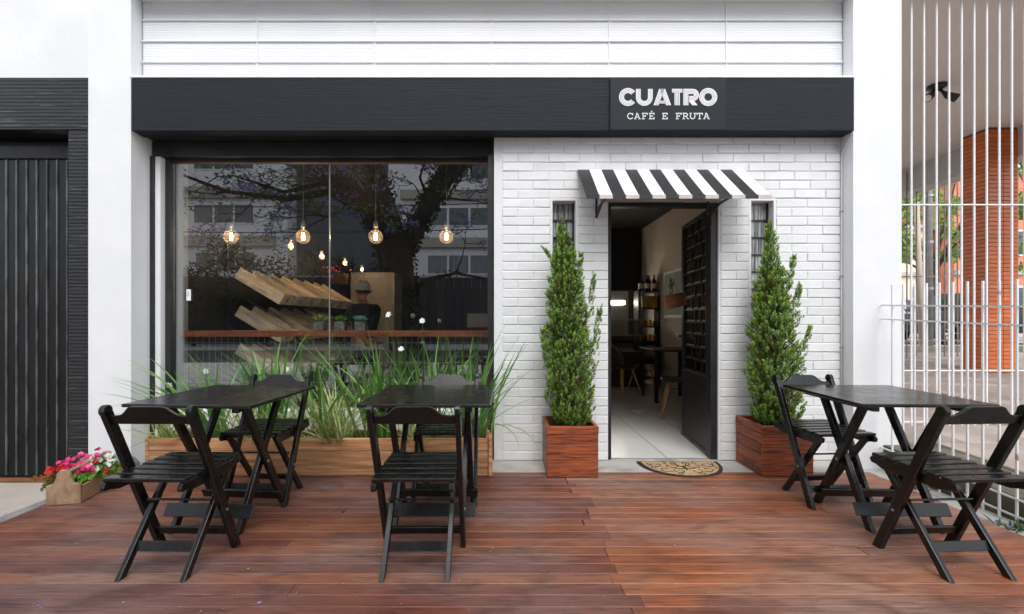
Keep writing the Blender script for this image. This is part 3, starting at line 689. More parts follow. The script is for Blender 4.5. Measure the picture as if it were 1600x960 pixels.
def make_table(label):
    t = thing('folding_table', label, 'table', group='square black folding tables on the deck')
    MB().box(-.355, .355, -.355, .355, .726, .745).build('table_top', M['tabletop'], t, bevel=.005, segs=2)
    for s in (-1, 1):
        MB().box(s * .235 - .018, s * .235 + .018, -.30, .30, .692, .7255).build('top_rail', BWD, t, bevel=.003)
        MB().leg((s * .222, .205, 0), (s * .222, -.185, .692), .028, .054).build('leg', BWD, t, bevel=.004, segs=2)
        MB().leg((s * .191, -.205, 0), (s * .191, .185, .692), .028, .054).build('leg', BWD, t, bevel=.004, segs=2)
        MB().tube([(s * .237, -.0, .345), (s * .2415, .0, .345)], .009, 10).build('bolt', M['alu'], t)
    f = lambda y0, y1, z: y0 + (y1 - y0) * z / .692
    MB().bar((-.26, f(-.205, .185, .115) - .036, .115), (.26, f(-.205, .185, .115) - .036, .115), .072, .015, (0, .5, 1)).build('stretcher', BWD, t, bevel=.003)
    MB().bar((-.26, f(.205, -.185, .10) - .036, .10), (.26, f(.205, -.185, .10) - .036, .10), .062, .015, (0, -.5, 1)).build('stretcher', BWD, t, bevel=.003)
    return t
c0 = make_chair('black folding chair seen from behind at the leftmost table, near the flower box')
c0.location = (-1.60, 2.205, 0); c0.rotation_euler = (0, 0, R(-1))
G = 'black folding chairs on the deck'
dup(c0, (-.402, 2.205, 0), R(0.5), 'black folding chair seen from behind at the middle table, before the planter', G)
dup(c0, (2.175, 2.205, 0), R(3), 'black folding chair seen from behind at the table beside the white railing', G)
dup(c0, (-1.585, 3.02, 0), R(178), 'black folding chair facing out, behind the leftmost table and against the planter', G)
dup(c0, (-.375, 3.02, 0), R(181), 'black folding chair facing out, behind the middle table, mostly hidden by its top', G)
dup(c0, (2.135, 2.99, 0), R(184), 'black folding chair facing out in front of the right cube planter', G)
t0 = make_table('square black folding table nearest the flower box, on the left')
t0.location = (-1.64, 2.70, 0); t0.rotation_euler = (0, 0, R(-4))
GT = 'square black folding tables on the deck'
dup(t0, (-.415, 2.715, 0), R(0), 'square black folding table in the middle, before the window', GT)
dup(t0, (2.27, 2.715, 0), R(-2), 'square black folding table beside the white railing, top grey with sheen', GT)

# ================================================================ DOORMAT
mat_o = thing('doormat', 'half round coir doormat with black scrolls at the doorway', 'doormat', (1.452, 3.74, 0))
hw, dp = .335, .36
def half(k, n=36): return [(hw * k * math.cos(math.pi * i / n + math.pi), dp * k * (abs(math.sin(math.pi * i / n)) ** .85) * -1) for i in range(n + 1)]
def flat(mb, pts, z0, z1):
    n = len(pts); mb.add([(p[0], p[1], z0) for p in pts] + [(p[0], p[1], z1) for p in pts], [tuple(range(n - 1, -1, -1)), tuple(range(n, 2 * n))] + [(i, (i + 1) % n, (i + 1) % n + n, i + n) for i in range(n)])
mb = MB(); flat(mb, half(1), 0, .009); mb.build('rubber_border', M['rubber'], mat_o, bevel=.002, fixn=True)
mb = MB(); flat(mb, [(p[0], p[1] - .016) for p in half(.90)], .004, .0115); mb.build('coir_pile', M['coir'], mat_o, fixn=True)
def scroll(cx, cy, r, a0, turns, sx=1, wd=.009):
    n = 22; return [(cx + sx * r * (1 - .75 * i / n) * math.cos(a0 + turns * 2 * math.pi * i / n), cy + r * (1 - .75 * i / n) * math.sin(a0 + turns * 2 * math.pi * i / n)) for i in range(n + 1)]
mb = MB()
def zrib(pts, wd):
    q = MB(); q.ribbon(pts, wd, .0085, .0132); mb.add([(v[0], v[2], v[1]) for v in q.v], q.f)
for s in (-1, 1):
    for cx, cy, r_, a0, tn in ((.10, -.12, .075, 2.2, .8), (.20, -.10, .06, .2, -.8), (.16, -.21, .06, 4.0, .8), (.06, -.25, .055, 1.0, -.8), (.255, -.07, .03, 3.0, .7), (.04, -.06, .04, 5.5, .7), (.235, -.17, .04, 2.4, -.7), (.09, -.30, .03, 2.4, .7), (.13, -.05, .03, 1.4, .7)):
        zrib(scroll(s * cx, cy, r_, a0, tn, s), .0075)
    zrib([(0, -.17), (s * .03, -.12), (s * .07, -.10)], .010); zrib([(0, -.18), (s * .04, -.20), (s * .08, -.18)], .010)
zrib([(0, -.13), (0, -.22)], .016)
mb.build('scroll_pattern', M['rubber'], mat_o, fixn=True)

# ================================================================ PLANTERS
def cube_planter(label, loc, w_=.385, d_=.385, h_=.385):
    t = thing('cube_planter', label, 'planter', loc, 0, 'red stained cube planters')
    nb = 4; bh = (h_ - .06) / nb
    for sgn_y in (-1, 1):
        y0_, y1_ = (-d_ / 2, -d_ / 2 + .02) if sgn_y < 0 else (d_ / 2 - .02, d_ / 2)
        for i in range(nb):
            bx('board', M['redwood'], t, -w_ / 2 + .0, w_ / 2, y0_, y1_, .004 + i * bh, .002 + (i + 1) * bh, .002)
        bx('rim_board', M['redwood'], t, -w_ / 2 - .003, w_ / 2 + .003, y0_ - .004, y1_ + .004, h_ - .057, h_, .003)
    for sx in (-1, 1):
        x0_, x1_ = (-w_ / 2, -w_ / 2 + .02) if sx < 0 else (w_ / 2 - .02, w_ / 2)
        for i in range(nb):
            me = MB().box(x0_ + .0006 * sx, x1_ + .0006 * sx, -d_ / 2 + .0205, d_ / 2 - .0205, .004 + i * bh, .002 + (i + 1) * bh)
            me.build('board', M['redwood'], t, bevel=.002)
        bx('rim_board', M['redwood'], t, x0_ - .003, x1_ + .003, -d_ / 2 + .0255, d_ / 2 - .0255, h_ - .057, h_ - .001, .003)
    bx('soil', M['soil'], t, -w_ / 2 + .021, w_ / 2 - .021, -d_ / 2 + .026, d_ / 2 - .026, .02, h_ - .05)
    return t
PL1 = cube_planter('red brown wooden cube planter left of the doorway', ((895 - 785) / 700 * 3.375, 3.375 + .193, 0))
PL2 = cube_planter('red brown wooden cube planter right of the doorway, behind the chair', ((1231.5 - 785) / 700 * 3.39, 3.39 + .193, 0))

tr = thing('trough_planter', 'long brown pine trough planter under the shop window', 'planter', (-1.40, 3.55, 0))
x0_, x1_ = -1.293, 1.293
for i in range(3):
    bx('board', M['pine'], tr, x0_, x1_ - .0, -.14, -.118, .003 + i * .0955, .0955 + i * .0955, .003)
    bx('board', M['pine'], tr, x0_, x1_, .118, .14, .003 + i * .0955, .0955 + i * .0955, .003)
    bx('board', M['pine'], tr, x0_ - .0, x0_ + .022, -.1175, .1175, .003 + i * .0955, .0955 + i * .0955, .003)
    bx('board', M['pine'], tr, x1_ - .022, x1_, -.1175, .1175, .003 + i * .0955, .0955 + i * .0955, .003)
bx('corner_post', M['pine'], tr, x1_ + .0015, x1_ + .030, -.155, -.09, .002, .325, .003)
bx('corner_post', M['pine'], tr, x0_ - .030, x0_ - .0015, -.14, -.09, .002, .30, .003)
bx('soil', M['soil'], tr, x0_ + .023, x1_ - .023, -.117, .117, .02, .235)
# ================================================================ PLANTS
def blade_mesh(mats, base, az, lean, L, wd, droop, twist=0., seg=7):
    """one strap leaf: rises, leans out and bends over; folded along the midrib"""
    d = Vector((math.cos(az), math.sin(az), 0)); side0 = Vector((-d.y, d.x, 0))
    pts = []; p = Vector(base); ang = lean
    for i in range(seg + 1):
        pts.append((p.copy(), ang)); st = L / seg
        p = p + (d * math.sin(ang) + Vector((0, 0, 1)) * math.cos(ang)) * st; ang += droop / seg * (.4 + 1.2 * i / seg)
    mb = MB(); vs = []
    for i, (q, a) in enumerate(pts):
        k = i / seg; w_ = wd * (min(1, .55 + k * 1.6) if k < .35 else 1) * (1 - max(0, (k - .5) / .5) ** 1.7 * .97) * .5
        sd_ = Matrix.Rotation(twist * k, 3, 'Z') @ side0
        nn = sd_.cross(d * math.sin(a) + Vector((0, 0, 1)) * math.cos(a)).normalized()
        vs += [q + sd_ * w_ , q - nn * w_ * .35, q - sd_ * w_]
    fs = []
    for i in range(seg):
        fs += [(i * 3, i * 3 + 1, i * 3 + 4, i * 3 + 3), (i * 3 + 1, i * 3 + 2, i * 3 + 5, i * 3 + 4)]
    if len(mats) > 1:
        mb.v = vs; mb.f = fs; mb.m = [0, 1] * seg
    else: mb.add(vs, fs)
    return mb
def clump(name, label, base, n, Lr, wd, mats, lean=(.05, .7), droop=(.3, 1.4), grp=None, cat='plant', spread=.05, azc=None, specials=()):
    t = thing(name, label, cat, base, 0, grp)
    for i in range(n):
        az = rnd.uniform(0, 2 * math.pi) if azc is None or rnd.random() < .5 else rnd.gauss(azc, .6)
        ln = rnd.uniform(*lean); L = rnd.uniform(*Lr) * (1 - .15 * ln)
        b_ = (rnd.gauss(0, spread), max(-.085, min(.085, rnd.gauss(0, spread * .5))), -.02)
        dirx = math.sin(az)
        if dirx > .35 and base[1] + L * math.sin(ln + .3) * dirx > 3.86:   # keep clear of the pane
            az = -az
        blade_mesh(mats if isinstance(mats, list) else [mats], b_, az, ln, L, wd * rnd.uniform(.75, 1.2), rnd.uniform(*droop), rnd.uniform(-.8, .8)).build('leaf', mats, t, smooth=True)
    for (az, ln, L, dr) in specials:
        blade_mesh(mats if isinstance(mats, list) else [mats], (0, -.03, -.02), az, ln, L, wd, dr, 0).build('leaf', mats, t, smooth=True)
    return t
def flower(t, pos, r_=.03, mat='petal_white', tilt=.4, n=6, stem_from=None):
    mb = MB(); c = Vector(pos)
    ax = Vector((rnd.uniform(-.4, .4), -1, rnd.uniform(-.2, .8))).normalized()
    u = ax.orthogonal().normalized(); v = ax.cross(u)
    for k in range(n):
        a = 2 * math.pi * k / n + rnd.uniform(-.15, .15); d = u * math.cos(a) + v * math.sin(a); s = ax.cross(d)
        rr = r_ * rnd.uniform(.85, 1.1)
        vs = [c, c + d * rr * .5 + s * rr * .34 + ax * rr * .25, c + d * rr + ax * rr * .12, c + d * rr * .5 - s * rr * .34 + ax * rr * .25]
        mb.add(vs, [(0, 1, 2, 3)])
    f = mb.build('flower', M[mat], t)
    if stem_from:
        a = Vector(stem_from); m_ = (a + c) / 2 + Vector((rnd.uniform(-.03, .03), -.02, .04))
        MB().tube([a, m_, c], [.005, .0045, .003], 5).build('flower_stem', M['agap_dark'], f)
    return f
ZB = .26
def bp(px, d=3.55): return ((px - 785) / 700 * d, d, ZB)
GA = 'green strap leaved plants in the trough'
A = M['agap']; AD = M['agap_dark']
pl = []
pl.append(clump('strap_leaf_plant', 'leftmost green strap leaved plant leaning over the trough end', bp(340), 52, (.45, .92), .023, A, (.05, .75), (.2, 1.5), GA, spread=.07, azc=R(200), specials=[(R(188), .55, .95, .8), (R(200), .65, .9, .9), (R(178), .75, .85, .9), (R(210), .45, .9, 1.0), (R(170), .6, .95, .6), (R(184), .95, 1.0, .75), (R(190), .8, .9, .6), (R(215), 1.2, .6, 1.3)]))
pl.append(clump('strap_leaf_plant', 'tall green strap leaved plant with upright fan behind the left chair', bp(420), 34, (.5, .98), .023, A, (.02, .45), (.1, .9), GA, spread=.06))
pl.append(clump('strap_leaf_plant', 'green strap leaved plant in the trough left of the pale striped grass', bp(497), 12, (.55, .98), .021, A, (.02, .6), (.1, 1.2), GA, spread=.06))
pl.append(clump('strap_leaf_plant', 'dense green strap leaved plant right of the pale striped grass, white flower on top', bp(592), 46, (.5, 1.0), .023, A, (.02, .6), (.1, 1.3), GA, spread=.07, specials=[(R(200), .5, 1.05, .5), (R(160), .62, 1.0, .35)]))
pl.append(clump('strap_leaf_plant', 'green strap leaved plant behind the middle chair with crossing leaves', bp(668), 32, (.5, .95), .022, A, (.02, .65), (.1, 1.0), GA, spread=.06))
pl.append(clump('strap_leaf_plant', 'rightmost green strap leaved plant arching out over the ledge by the brick wall', bp(730), 36, (.5, 1.0), .022, A, (.02, .6), (.1, 1.0), GA, spread=.06, azc=R(-5),
                specials=[(R(-5), .5, 1.0, .25), (R(-8), .62, .85, .3), (R(-35), .75, .62, 2.7), (R(-25), .9, .72, 2.4), (R(-12), .85, .7, .5), (R(-15), .2, 1.05, .5)]))
GV = 'pale striped grasses in the trough'
VM = [M['varieg'], M['varieg2']]
clump('striped_grass', 'pale striped grass at the left end of the trough, under the leftmost table', bp(265, 3.47), 55, (.25, .45), .014, VM, (.1, 1.0), (.3, 1.2), GV, spread=.05)
clump('striped_grass', 'pale striped grass below the leftmost table, seen between its legs', bp(392, 3.47), 60, (.28, .48), .014, VM, (.1, .9), (.3, 1.2), GV, spread=.06)
clump('striped_grass', 'pale striped grass seen through the legs of the chair behind the leftmost table', bp(450, 3.47), 60, (.25, .45), .014, VM, (.1, .9), (.3, 1.2), GV, spread=.05)
clump('striped_grass', 'large cream striped grass tuft between the two left tables', bp(524, 3.46), 110, (.34, .56), .017, VM, (.05, .95), (.2, 1.2), GV, spread=.055, specials=[(R(250), 1.0, .5, 1.3), (R(215), 1.1, .5, 1.2), (R(235), 1.15, .55, 1.1)])
clump('striped_grass', 'pale striped grass under the middle table', bp(648, 3.47), 50, (.2, .36), .014, VM, (.1, .9), (.3, 1.2), GV, spread=.06)
for i, (px, py) in ((3, (607, 492)), (4, (660, 502)), (3, (627, 546)), (0, (265, 602)), (0, (322, 580)), (1, (448, 578))):
    t = pl[i]; p = P(px, py, 3.5) - Vector(t.location)
    flower(t, p, .028, stem_from=(p.x * .2, 0, 0))

M['conifer_dry'] = leafmat('dry_conifer_leaf', rgb(140, 116, 72), rgb(96, 78, 50), .6, .2)
# ---------------------------------------------------------------- conical evergreens
def conifer(label, base, top_off, prof, spires, seed, slim=.80):
    r2 = random.Random(seed); t = thing('potted_conifer', label, 'tree', base, 0, 'conical evergreens beside the doorway')
    H = prof[-1][0]
    MB().tube([(0, 0, -.03), (.01, 0, .25), (top_off * .5, 0, H * .55), (top_off * .9, 0, H * .9)], [.022, .018, .012, .004], 8).build('trunk', M['bark'], t)
    def rad(z):
        for (a, ra), (b_, rb) in zip(prof, prof[1:]):
            if a <= z <= b_: return ra + (rb - ra) * (z - a) / (b_ - a)
        return 0
    crown = MB(); tips = MB(); dry = MB()
    def tuft(p, d, L, outer, brown=False):
        """a plump upright tuft of overlapping scale leaves, paler at the tip"""
        d = d.normalized(); u = d.orthogonal().normalized(); v = d.cross(u); n = 15
        for k in range(n):
            f = k / (n - 1); a = k * 2.4 + r2.random(); w0 = L * .20 * math.sin(math.pi * (.2 + .75 * f))
            rd = u * math.cos(a) + v * math.sin(a); o = p + d * L * f * .85 + rd * w0 * .5
            e = (d * (.75 + .5 * f) + rd * (.85 - .55 * f)).normalized(); l = L * .34 * r2.uniform(.8, 1.2)
            s_ = e.cross(rd); s_ = (s_.normalized() if s_.length > 1e-4 else u) * l * .30
            (dry if brown else tips if (outer and f > .62) else crown).add([o, o + e * l * .5 + s_, o + e * l, o + e * l * .5 - s_], [(0, 1, 2, 3)])
    for i in range(2900):
        z = H * (r2.random() ** 1.15); R_ = rad(z) * slim
        if R_ < r2.random() * .12: continue
        a = r2.uniform(0, 2 * math.pi); k = r2.random() ** .36
        gap = mnoise.noise(Vector((math.cos(a) * 2.2, math.sin(a) * 2.2, z * 8 + seed)))
        if gap > .18 and k > .7: k *= .72
        lump = 1 + .20 * mnoise.noise(Vector((math.cos(a) * 1.6, math.sin(a) * 1.6, z * 5 + seed * 3))) + .07 * math.sin(4 * a - z * 19)
        r_ = R_ * lump * k; cx = top_off * z / H
        p = Vector((cx + r_ * math.cos(a), r_ * math.sin(a) * .92, z))
        d = Vector((math.cos(a) * .55 * k, math.sin(a) * .55 * k, 1)) + Vector((r2.gauss(0, .22), r2.gauss(0, .22), r2.gauss(0, .1)))
        tuft(p, d, r2.uniform(.034, .066) * (1 if R_ > .07 else .8), k > .6, r2.random() < (.16 if k < .7 else .035))
    for (bx_, by_, bz_, tx, ty, tz, rr) in spires:
        B, Tt = Vector((bx_, by_, bz_)), Vector((tx, ty, tz))
        for i in range(int(420 * rr + 30)):
            f = r2.random() ** .8; a = r2.uniform(0, 6.3); q = rr * .7 * (1 - f * .85) * r2.random() ** .5
            tuft(B.lerp(Tt, f * .95) + Vector((math.cos(a) * q, math.sin(a) * q, 0)), (Tt - B).normalized() * 1.5 + Vector((math.cos(a), math.sin(a), .2)) * .5, r2.uniform(.028, .05), True)
    cr = crown.build('crown', M['conifer'], t)
    tips.build('new_growth', M['conifer_tip'], cr); dry.build('dry_growth', M['conifer_dry'], cr)
    # twigs that show through the gaps
    tw = MB()
    for i in range(70):
        z = r2.uniform(.12, H * .8); a = r2.uniform(0, 6.3); R_ = rad(z) * .85
        tw.tube([(top_off * z / H, 0, z - .08), (top_off * z / H + R_ * .5 * math.cos(a), R_ * .5 * math.sin(a), z - .02), (top_off * z / H + R_ * math.cos(a), R_ * math.sin(a), z + .06)], [.006, .004, .002], 5)
    tw.build('twigs', M['bark'], cr)['kind'] = 'stuff'
    return t
s = 3.57 / 700
pr1 = [(0, .10), (.06, .17), (.16, .215), (.38, .235), (.62, .235), (.85, .20), (1.02, .175), (1.18, .135), (1.32, .11), (1.45, .075), (1.55, .04), (1.645, .004)]
conifer('conical evergreen left of the doorway, sprigs poking out to both sides', (PL1.location.x + .018, PL1.location.y, .335), -.07, pr1,
        [(.12, -.03, .78, .175, -.03, 1.22, .045), (.17, -.04, .55, .225, -.04, .98, .05), (-.04, -.05, 1.15, -.225, -.05, 1.42, .035), (-.08, 0, 1.3, -.09, 0, 1.60, .03), (.05, .0, 1.05, .08, 0, 1.38, .04), (-.18, -.03, .45, -.235, -.04, .78, .05)], 3)
pr2 = [(0, .13), (.06, .20), (.16, .235), (.38, .25), (.60, .25), (.82, .20), (1.0, .165), (1.15, .12), (1.27, .085), (1.4, .055), (1.52, .03), (1.63, .004)]
conifer('conical evergreen right of the doorway with one thin leading shoot', (PL2.location.x + .022, PL2.location.y - .01, .335), -.05, pr2,
        [(.06, -.03, 1.0, .12, -.03, 1.36, .04), (.11, -.03, .85, .17, -.03, 1.14, .05), (-.12, -.02, .8, -.16, -.02, 1.05, .05), (.16, -.04, .55, .24, -.05, .80, .05), (-.17, -.03, .3, -.23, -.04, .5, .06)], 11, .76)

# ---------------------------------------------------------------- flower box
fb = thing('flower_box', 'weathered wooden trug of bright flowers at the deck corner', 'flower box', (-2.845, 2.968, 0), R(12.6))
fw, fl, fh = .19, .45, .13
end = [(-fw / 2, 0), (fw / 2, 0), (fw / 2, .125), (.055, .135), (.042, .165), (.036, .20), (.018, .222), (-.018, .222), (-.036, .20), (-.042, .165), (-.055, .135), (-fw / 2, .125)]
for y0_, y1_ in ((-.09, -.068), (fl - .112, fl - .09)): MB().prism(end, y0_, y1_).build('end_board', M['oldwood'], fb, bevel=.004, fixn=True)
for sx in (-1, 1): bx('side_board', M['oldwood'], fb, min(sx * fw / 2, sx * (fw / 2 - .016)), max(sx * fw / 2, sx * (fw / 2 - .016)), -.0675, fl - .1125, .004, .112, .003)
bx('floor_board', M['oldwood'], fb, -fw / 2 + .017, fw / 2 - .017, -.067, fl - .113, .004, .02)
MB().tube([(0, -.066, .198), (0, fl - .114, .198)], .013, 10).build('handle_bar', M['oldwood'], fb, smooth=True)
bx('soil', M['soil'], fb, -fw / 2 + .018, fw / 2 - .018, -.066, fl - .114, .021, .085)
def bedding(label, loc, petals, leafm, n, spread, h):
    t = thing('bedding_plant', label, 'flowers', loc, 0, 'bedding plants in the wooden trug')
    mb = MB()
    for i in range(60):
        c = Vector((rnd.gauss(0, spread), rnd.gauss(0, spread), rnd.uniform(-.01, h * .75))); d = Vector((rnd.gauss(0, 1), rnd.gauss(0, 1), rnd.uniform(.2, 1))).normalized()
        u = d.orthogonal().normalized(); v = d.cross(u); r_ = rnd.uniform(.013, .026)
        ring = [c + (u * math.cos(k * math.pi / 3) + v * math.sin(k * math.pi / 3) * .8) * r_ + d * (.004 if k % 2 else -.002) for k in range(6)]
        mb.add([c] + ring, [(0, 1 + k, 1 + (k + 1) % 6) for k in range(6)])
    mb.build('foliage', M[leafm], t)
    for i in range(n):
        c = Vector((rnd.gauss(0, spread * .9), rnd.gauss(0, spread * .9), rnd.uniform(h * .45, h * 1.1)))
        mt = rnd.choice(petals); q = MB()
        for k in range(3):
            cc = c + Vector((rnd.gauss(0, .009), rnd.gauss(0, .009), rnd.gauss(0, .006))); ax = Vector((rnd.gauss(0, .6), rnd.gauss(-.5, .6), .8)).normalized(); u = ax.orthogonal().normalized(); v = ax.cross(u)
            for j in range(5):
                a = j * 2 * math.pi / 5; d = u * math.cos(a) + v * math.sin(a); s_ = ax.cross(d); r_ = rnd.uniform(.012, .017)
                q.add([cc, cc + d * r_ * .7 + s_ * r_ * .5, cc + d * r_ * 1.1 + ax * .002, cc + d * r_ * .7 - s_ * r_ * .5], [(0, 1, 2, 3)])
        q.build('flower', M[mt], t)
ca, sa = math.cos(R(12.6)), math.sin(R(12.6))
def fbp(x, y, z=.10): return (-2.845 + x * ca - y * sa, 2.968 + x * sa + y * ca, z)
bedding('red flowered bedding plant spilling from the left front of the trug', fbp(-.095, .0), ['petal_red'], 'begonia_red', 13, .034, .11)
bedding('hot pink flowered bedding plant at the left of the trug', fbp(-.055, .10), ['petal_pink'], 'begonia', 15, .036, .13)
bedding('pink flowered bedding plant at the right front of the trug', fbp(.045, .05), ['petal_pink', 'petal_pink', 'petal_rose'], 'begonia', 14, .036, .10)
bedding('mixed rose and white flowered bedding plant at the back of the trug', fbp(-.03, .23), ['petal_rose', 'petal_white', 'petal_pink'], 'begonia', 24, .046, .14)
bedding('white flowered bedding plant in the right side of the trug', fbp(.055, .16), ['petal_white', 'petal_white', 'petal_white', 'petal_red'], 'begonia', 17, .042, .10)
bedding('white flowered bedding plant at the far right corner of the trug', fbp(.05, .28), ['petal_white'], 'begonia', 14, .034, .10)

# ---------------------------------------------------------------- fallen jacaranda petals and crumbs
mb = MB()
def petal(x, y, z, r_):
    a = rnd.uniform(0, 6.3); u = Vector((math.cos(a), math.sin(a), 0)); v = Vector((-u.y, u.x, 0)); c = Vector((x, y, z))
    mb.add([c - u * r_, c + v * r_ * .5 + Vector((0, 0, r_ * .5)), c + u * r_ + Vector((0, 0, r_ * .25)), c - v * r_ * .5 + Vector((0, 0, .001))], [(0, 1, 2, 3)])
for i in range(90): petal(rnd.gauss(-3.09, .035), rnd.uniform(1.5, 3.3), -.185 if rnd.random() < .0 else -.19, rnd.uniform(.008, .02))
for i in range(50): petal(rnd.uniform(-3.04, -2.955), rnd.uniform(1.5, 3.3), .002, rnd.uniform(.006, .013))
for i in range(45): petal(rnd.uniform(-2.9, 2.8), rnd.uniform(1.5, 3.45), .004, rnd.uniform(.005, .011))
for i in range(40): petal(rnd.uniform(2.89, 3.04), rnd.uniform(2.0, 3.5), -.03, rnd.uniform(.008, .02))
for i in range(14): petal(rnd.uniform(0, 1.0), rnd.uniform(3.52, 3.75), .002, rnd.uniform(.006, .012))
pt = mb.build('fallen_petals', M['petal_lilac']); pt['kind'] = 'stuff'; tag(pt, 'lilac jacaranda petals scattered over deck and kerb', 'petals')
mb = MB()
for i in range(260): petal(rnd.uniform(-2.9, 2.8), 1.2 + 2.25 * rnd.random(), .003, rnd.uniform(.002, .0055))
cr_ = mb.build('deck_crumbs', surf('pale_dry_crumb', (.62, .56, .48), (.5, .42, .34), .9)); cr_['kind'] = 'stuff'; tag(cr_, 'pale dry crumbs and seed husks scattered on the deck', 'debris')
# weeds along the railing
for i, (x, y, lb) in enumerate(((2.97, 3.25, 'small green weed at the foot of the right pilaster behind the table'), (2.98, 2.62, 'small green weed at the railing foot near the front right chair'))):
    t = clump('weed', lb, (x, y, -.03), 26, (.06, .15), .012, AD, (.3, 1.2), (.3, 1.2), 'weeds along the railing', spread=.04)
# ================================================================ INSIDE THE CAFE
bar = thing('window_bar', 'long red brown wooden bar counter along the inside of the window', 'counter', (-1.5, 4.2, 0))
bx('counter_top', M['barwood'], bar, -1.49, 1.375, -.16, .15, 1.036, 1.088, .004)
wm = MB()
x = -1.45
while x < 1.36: wm.tube([(x, -.12, .55), (x, -.12, 1.036)], .0016, 4); x += .056
for z in (.62, .80, .98): wm.tube([(-1.46, -.1215, z), (1.36, -.1215, z)], .0018, 4)
wm.build('wire_mesh', M['alu'], bar)['kind'] = 'stuff'
for x in (-1.3, -.45, .45, 1.25): MB().box(x - .02, x + .02, .02, .06, 0, 1.035).build('support', M['frame_black'], bar)

# glass jars with succulents
GJ = 'glass jars of succulents on the window bar'
for i, (px, lb, c1, c2) in enumerate(((500.5, 'yellow green spiky succulent in the glass jar furthest left', rgb(206, 210, 130), rgb(130, 160, 80)),
                                      (531.5, 'bright green succulent in the middle glass jar', rgb(130, 180, 80), rgb(84, 140, 60)),
                                      (562.5, 'blue green rosette succulent in the right glass jar', rgb(150, 200, 180), rgb(104, 160, 140)))):
    X = (px - 785) / 700 * 4.13
    j = thing('glass_jar', ('leftmost', 'middle', 'rightmost')[i] + ' square glass jar of soil on the window bar', 'jar', (X, 4.13, 1.089), R(8 * i))
    w_ = .050
    MB().box(-w_, w_, -w_, -w_ + .003, 0, .10).box(-w_, w_, w_ - .003, w_, 0, .10).box(-w_, -w_ + .003, -w_ + .0031, w_ - .0031, 0, .10).box(w_ - .003, w_, -w_ + .0031, w_ - .0031, 0, .10).build('glass', M['glass_thin'], j)
    bx('gravel', surf('jar_gravel', (.42, .39, .36), (.2, .18, .16), .8, ns=60), j, -w_ + .004, w_ - .004, -w_ + .004, w_ - .004, .002, .085)
    s_ = thing('succulent', lb, 'succulent', (X, 4.13, 1.175), 0)
    lm = leafmat('succulent_leaf', c1, c2, .4, .2)
    for k in range(20):
        ring = k / 20; a = k * 2.4; ln = 1.25 - ring * 1.15; L = .085 - .03 * ring
        if i == 0: L *= 1.25
        d = Vector((math.cos(a) * math.sin(ln), math.sin(a) * math.sin(ln), math.cos(ln))); sd_ = Vector((-math.sin(a), math.cos(a), 0)); wd = .011 if i < 2 else .018
        n_ = d.cross(sd_)
        MB().add([(0, 0, 0), d * L * .6 + sd_ * wd, d * L, d * L * .6 - sd_ * wd, d * L * .55 + n_ * wd * .6, d * L * .55 - n_ * wd * .6],
                 [(0, 1, 4), (1, 2, 4), (2, 3, 4), (3, 0, 4), (1, 0, 5), (2, 1, 5), (3, 2, 5), (0, 3, 5)]).build('leaf', lm, s_)

# bread rack: three tiers of tilted crates running into the room
rack = thing('crate_rack', 'black metal rack carrying three tiers of tilted crates', 'rack', (-2.95, 4.8, 0))
TZ = [1.665, 1.255, .845]; TILT = R(31); CL, CWD, CH = .56, .285, .13
for k in range(8):
    y_ = .02 + k * .325 if k < 7 else .02 + 7 * .325
    if k in (0, 3, 7): MB().box(-.02, .0, y_ - .014, y_ - .001, 0, 2.0).build('upright', M['frame_black'], rack)
for z in TZ:
    for k in (0, 3, 7):
        y_ = .02 + k * .325
        MB().bar((0.0, y_ - .0075, z - .135), (.50 * math.cos(TILT), y_ - .0075, z - .135 - .50 * math.sin(TILT)), .02, .013, (0, 0, 1)).build('arm', M['frame_black'], rack)
ordn = ['nearest the window', 'second from the window', 'third from the window', 'fourth from the window', 'fifth from the window', 'sixth from the window', 'furthest from the window']
tier = ['top', 'middle', 'lowest']
def crate_proto():
    t = thing('display_crate', '', 'crate')
    tk = .014
    bx('side_board', M['crate'], t, 0, CL, 0, tk, 0, CH, .002); bx('side_board', M['crate'], t, 0, CL, CWD - tk, CWD, 0, CH, .002)
    bx('end_board', M['crate'], t, 0, tk, tk + .0005, CWD - tk - .0005, 0, CH * .55, .002); bx('end_board', M['crate'], t, CL - tk, CL, tk + .0005, CWD - tk - .0005, 0, CH - .002, .002)
    bx('bottom_board', M['crate'], t, tk + .0005, CL - tk - .0005, tk + .0005, CWD - tk - .0005, 0, tk)
    bx('label_holder', M['alu'], t, CL + .0005, CL + .003, CWD * .32, CWD * .55, .03, .085)
    return t
cp = crate_proto(); first = True
for ti, z in enumerate(TZ):
    for k in range(7):
        lb = f'tilted wooden display crate on the {tier[ti]} tier, {ordn[k]}'
        loc = (-2.90, 4.845 + k * .325, z - .02)
        if first: c = cp; c['label'] = lb; c['group'] = 'tilted display crates'; first = False
        else: c = dup(cp, loc, 0, lb, 'tilted display crates')
        c.location = loc; c.rotation_euler = (0, TILT, 0)

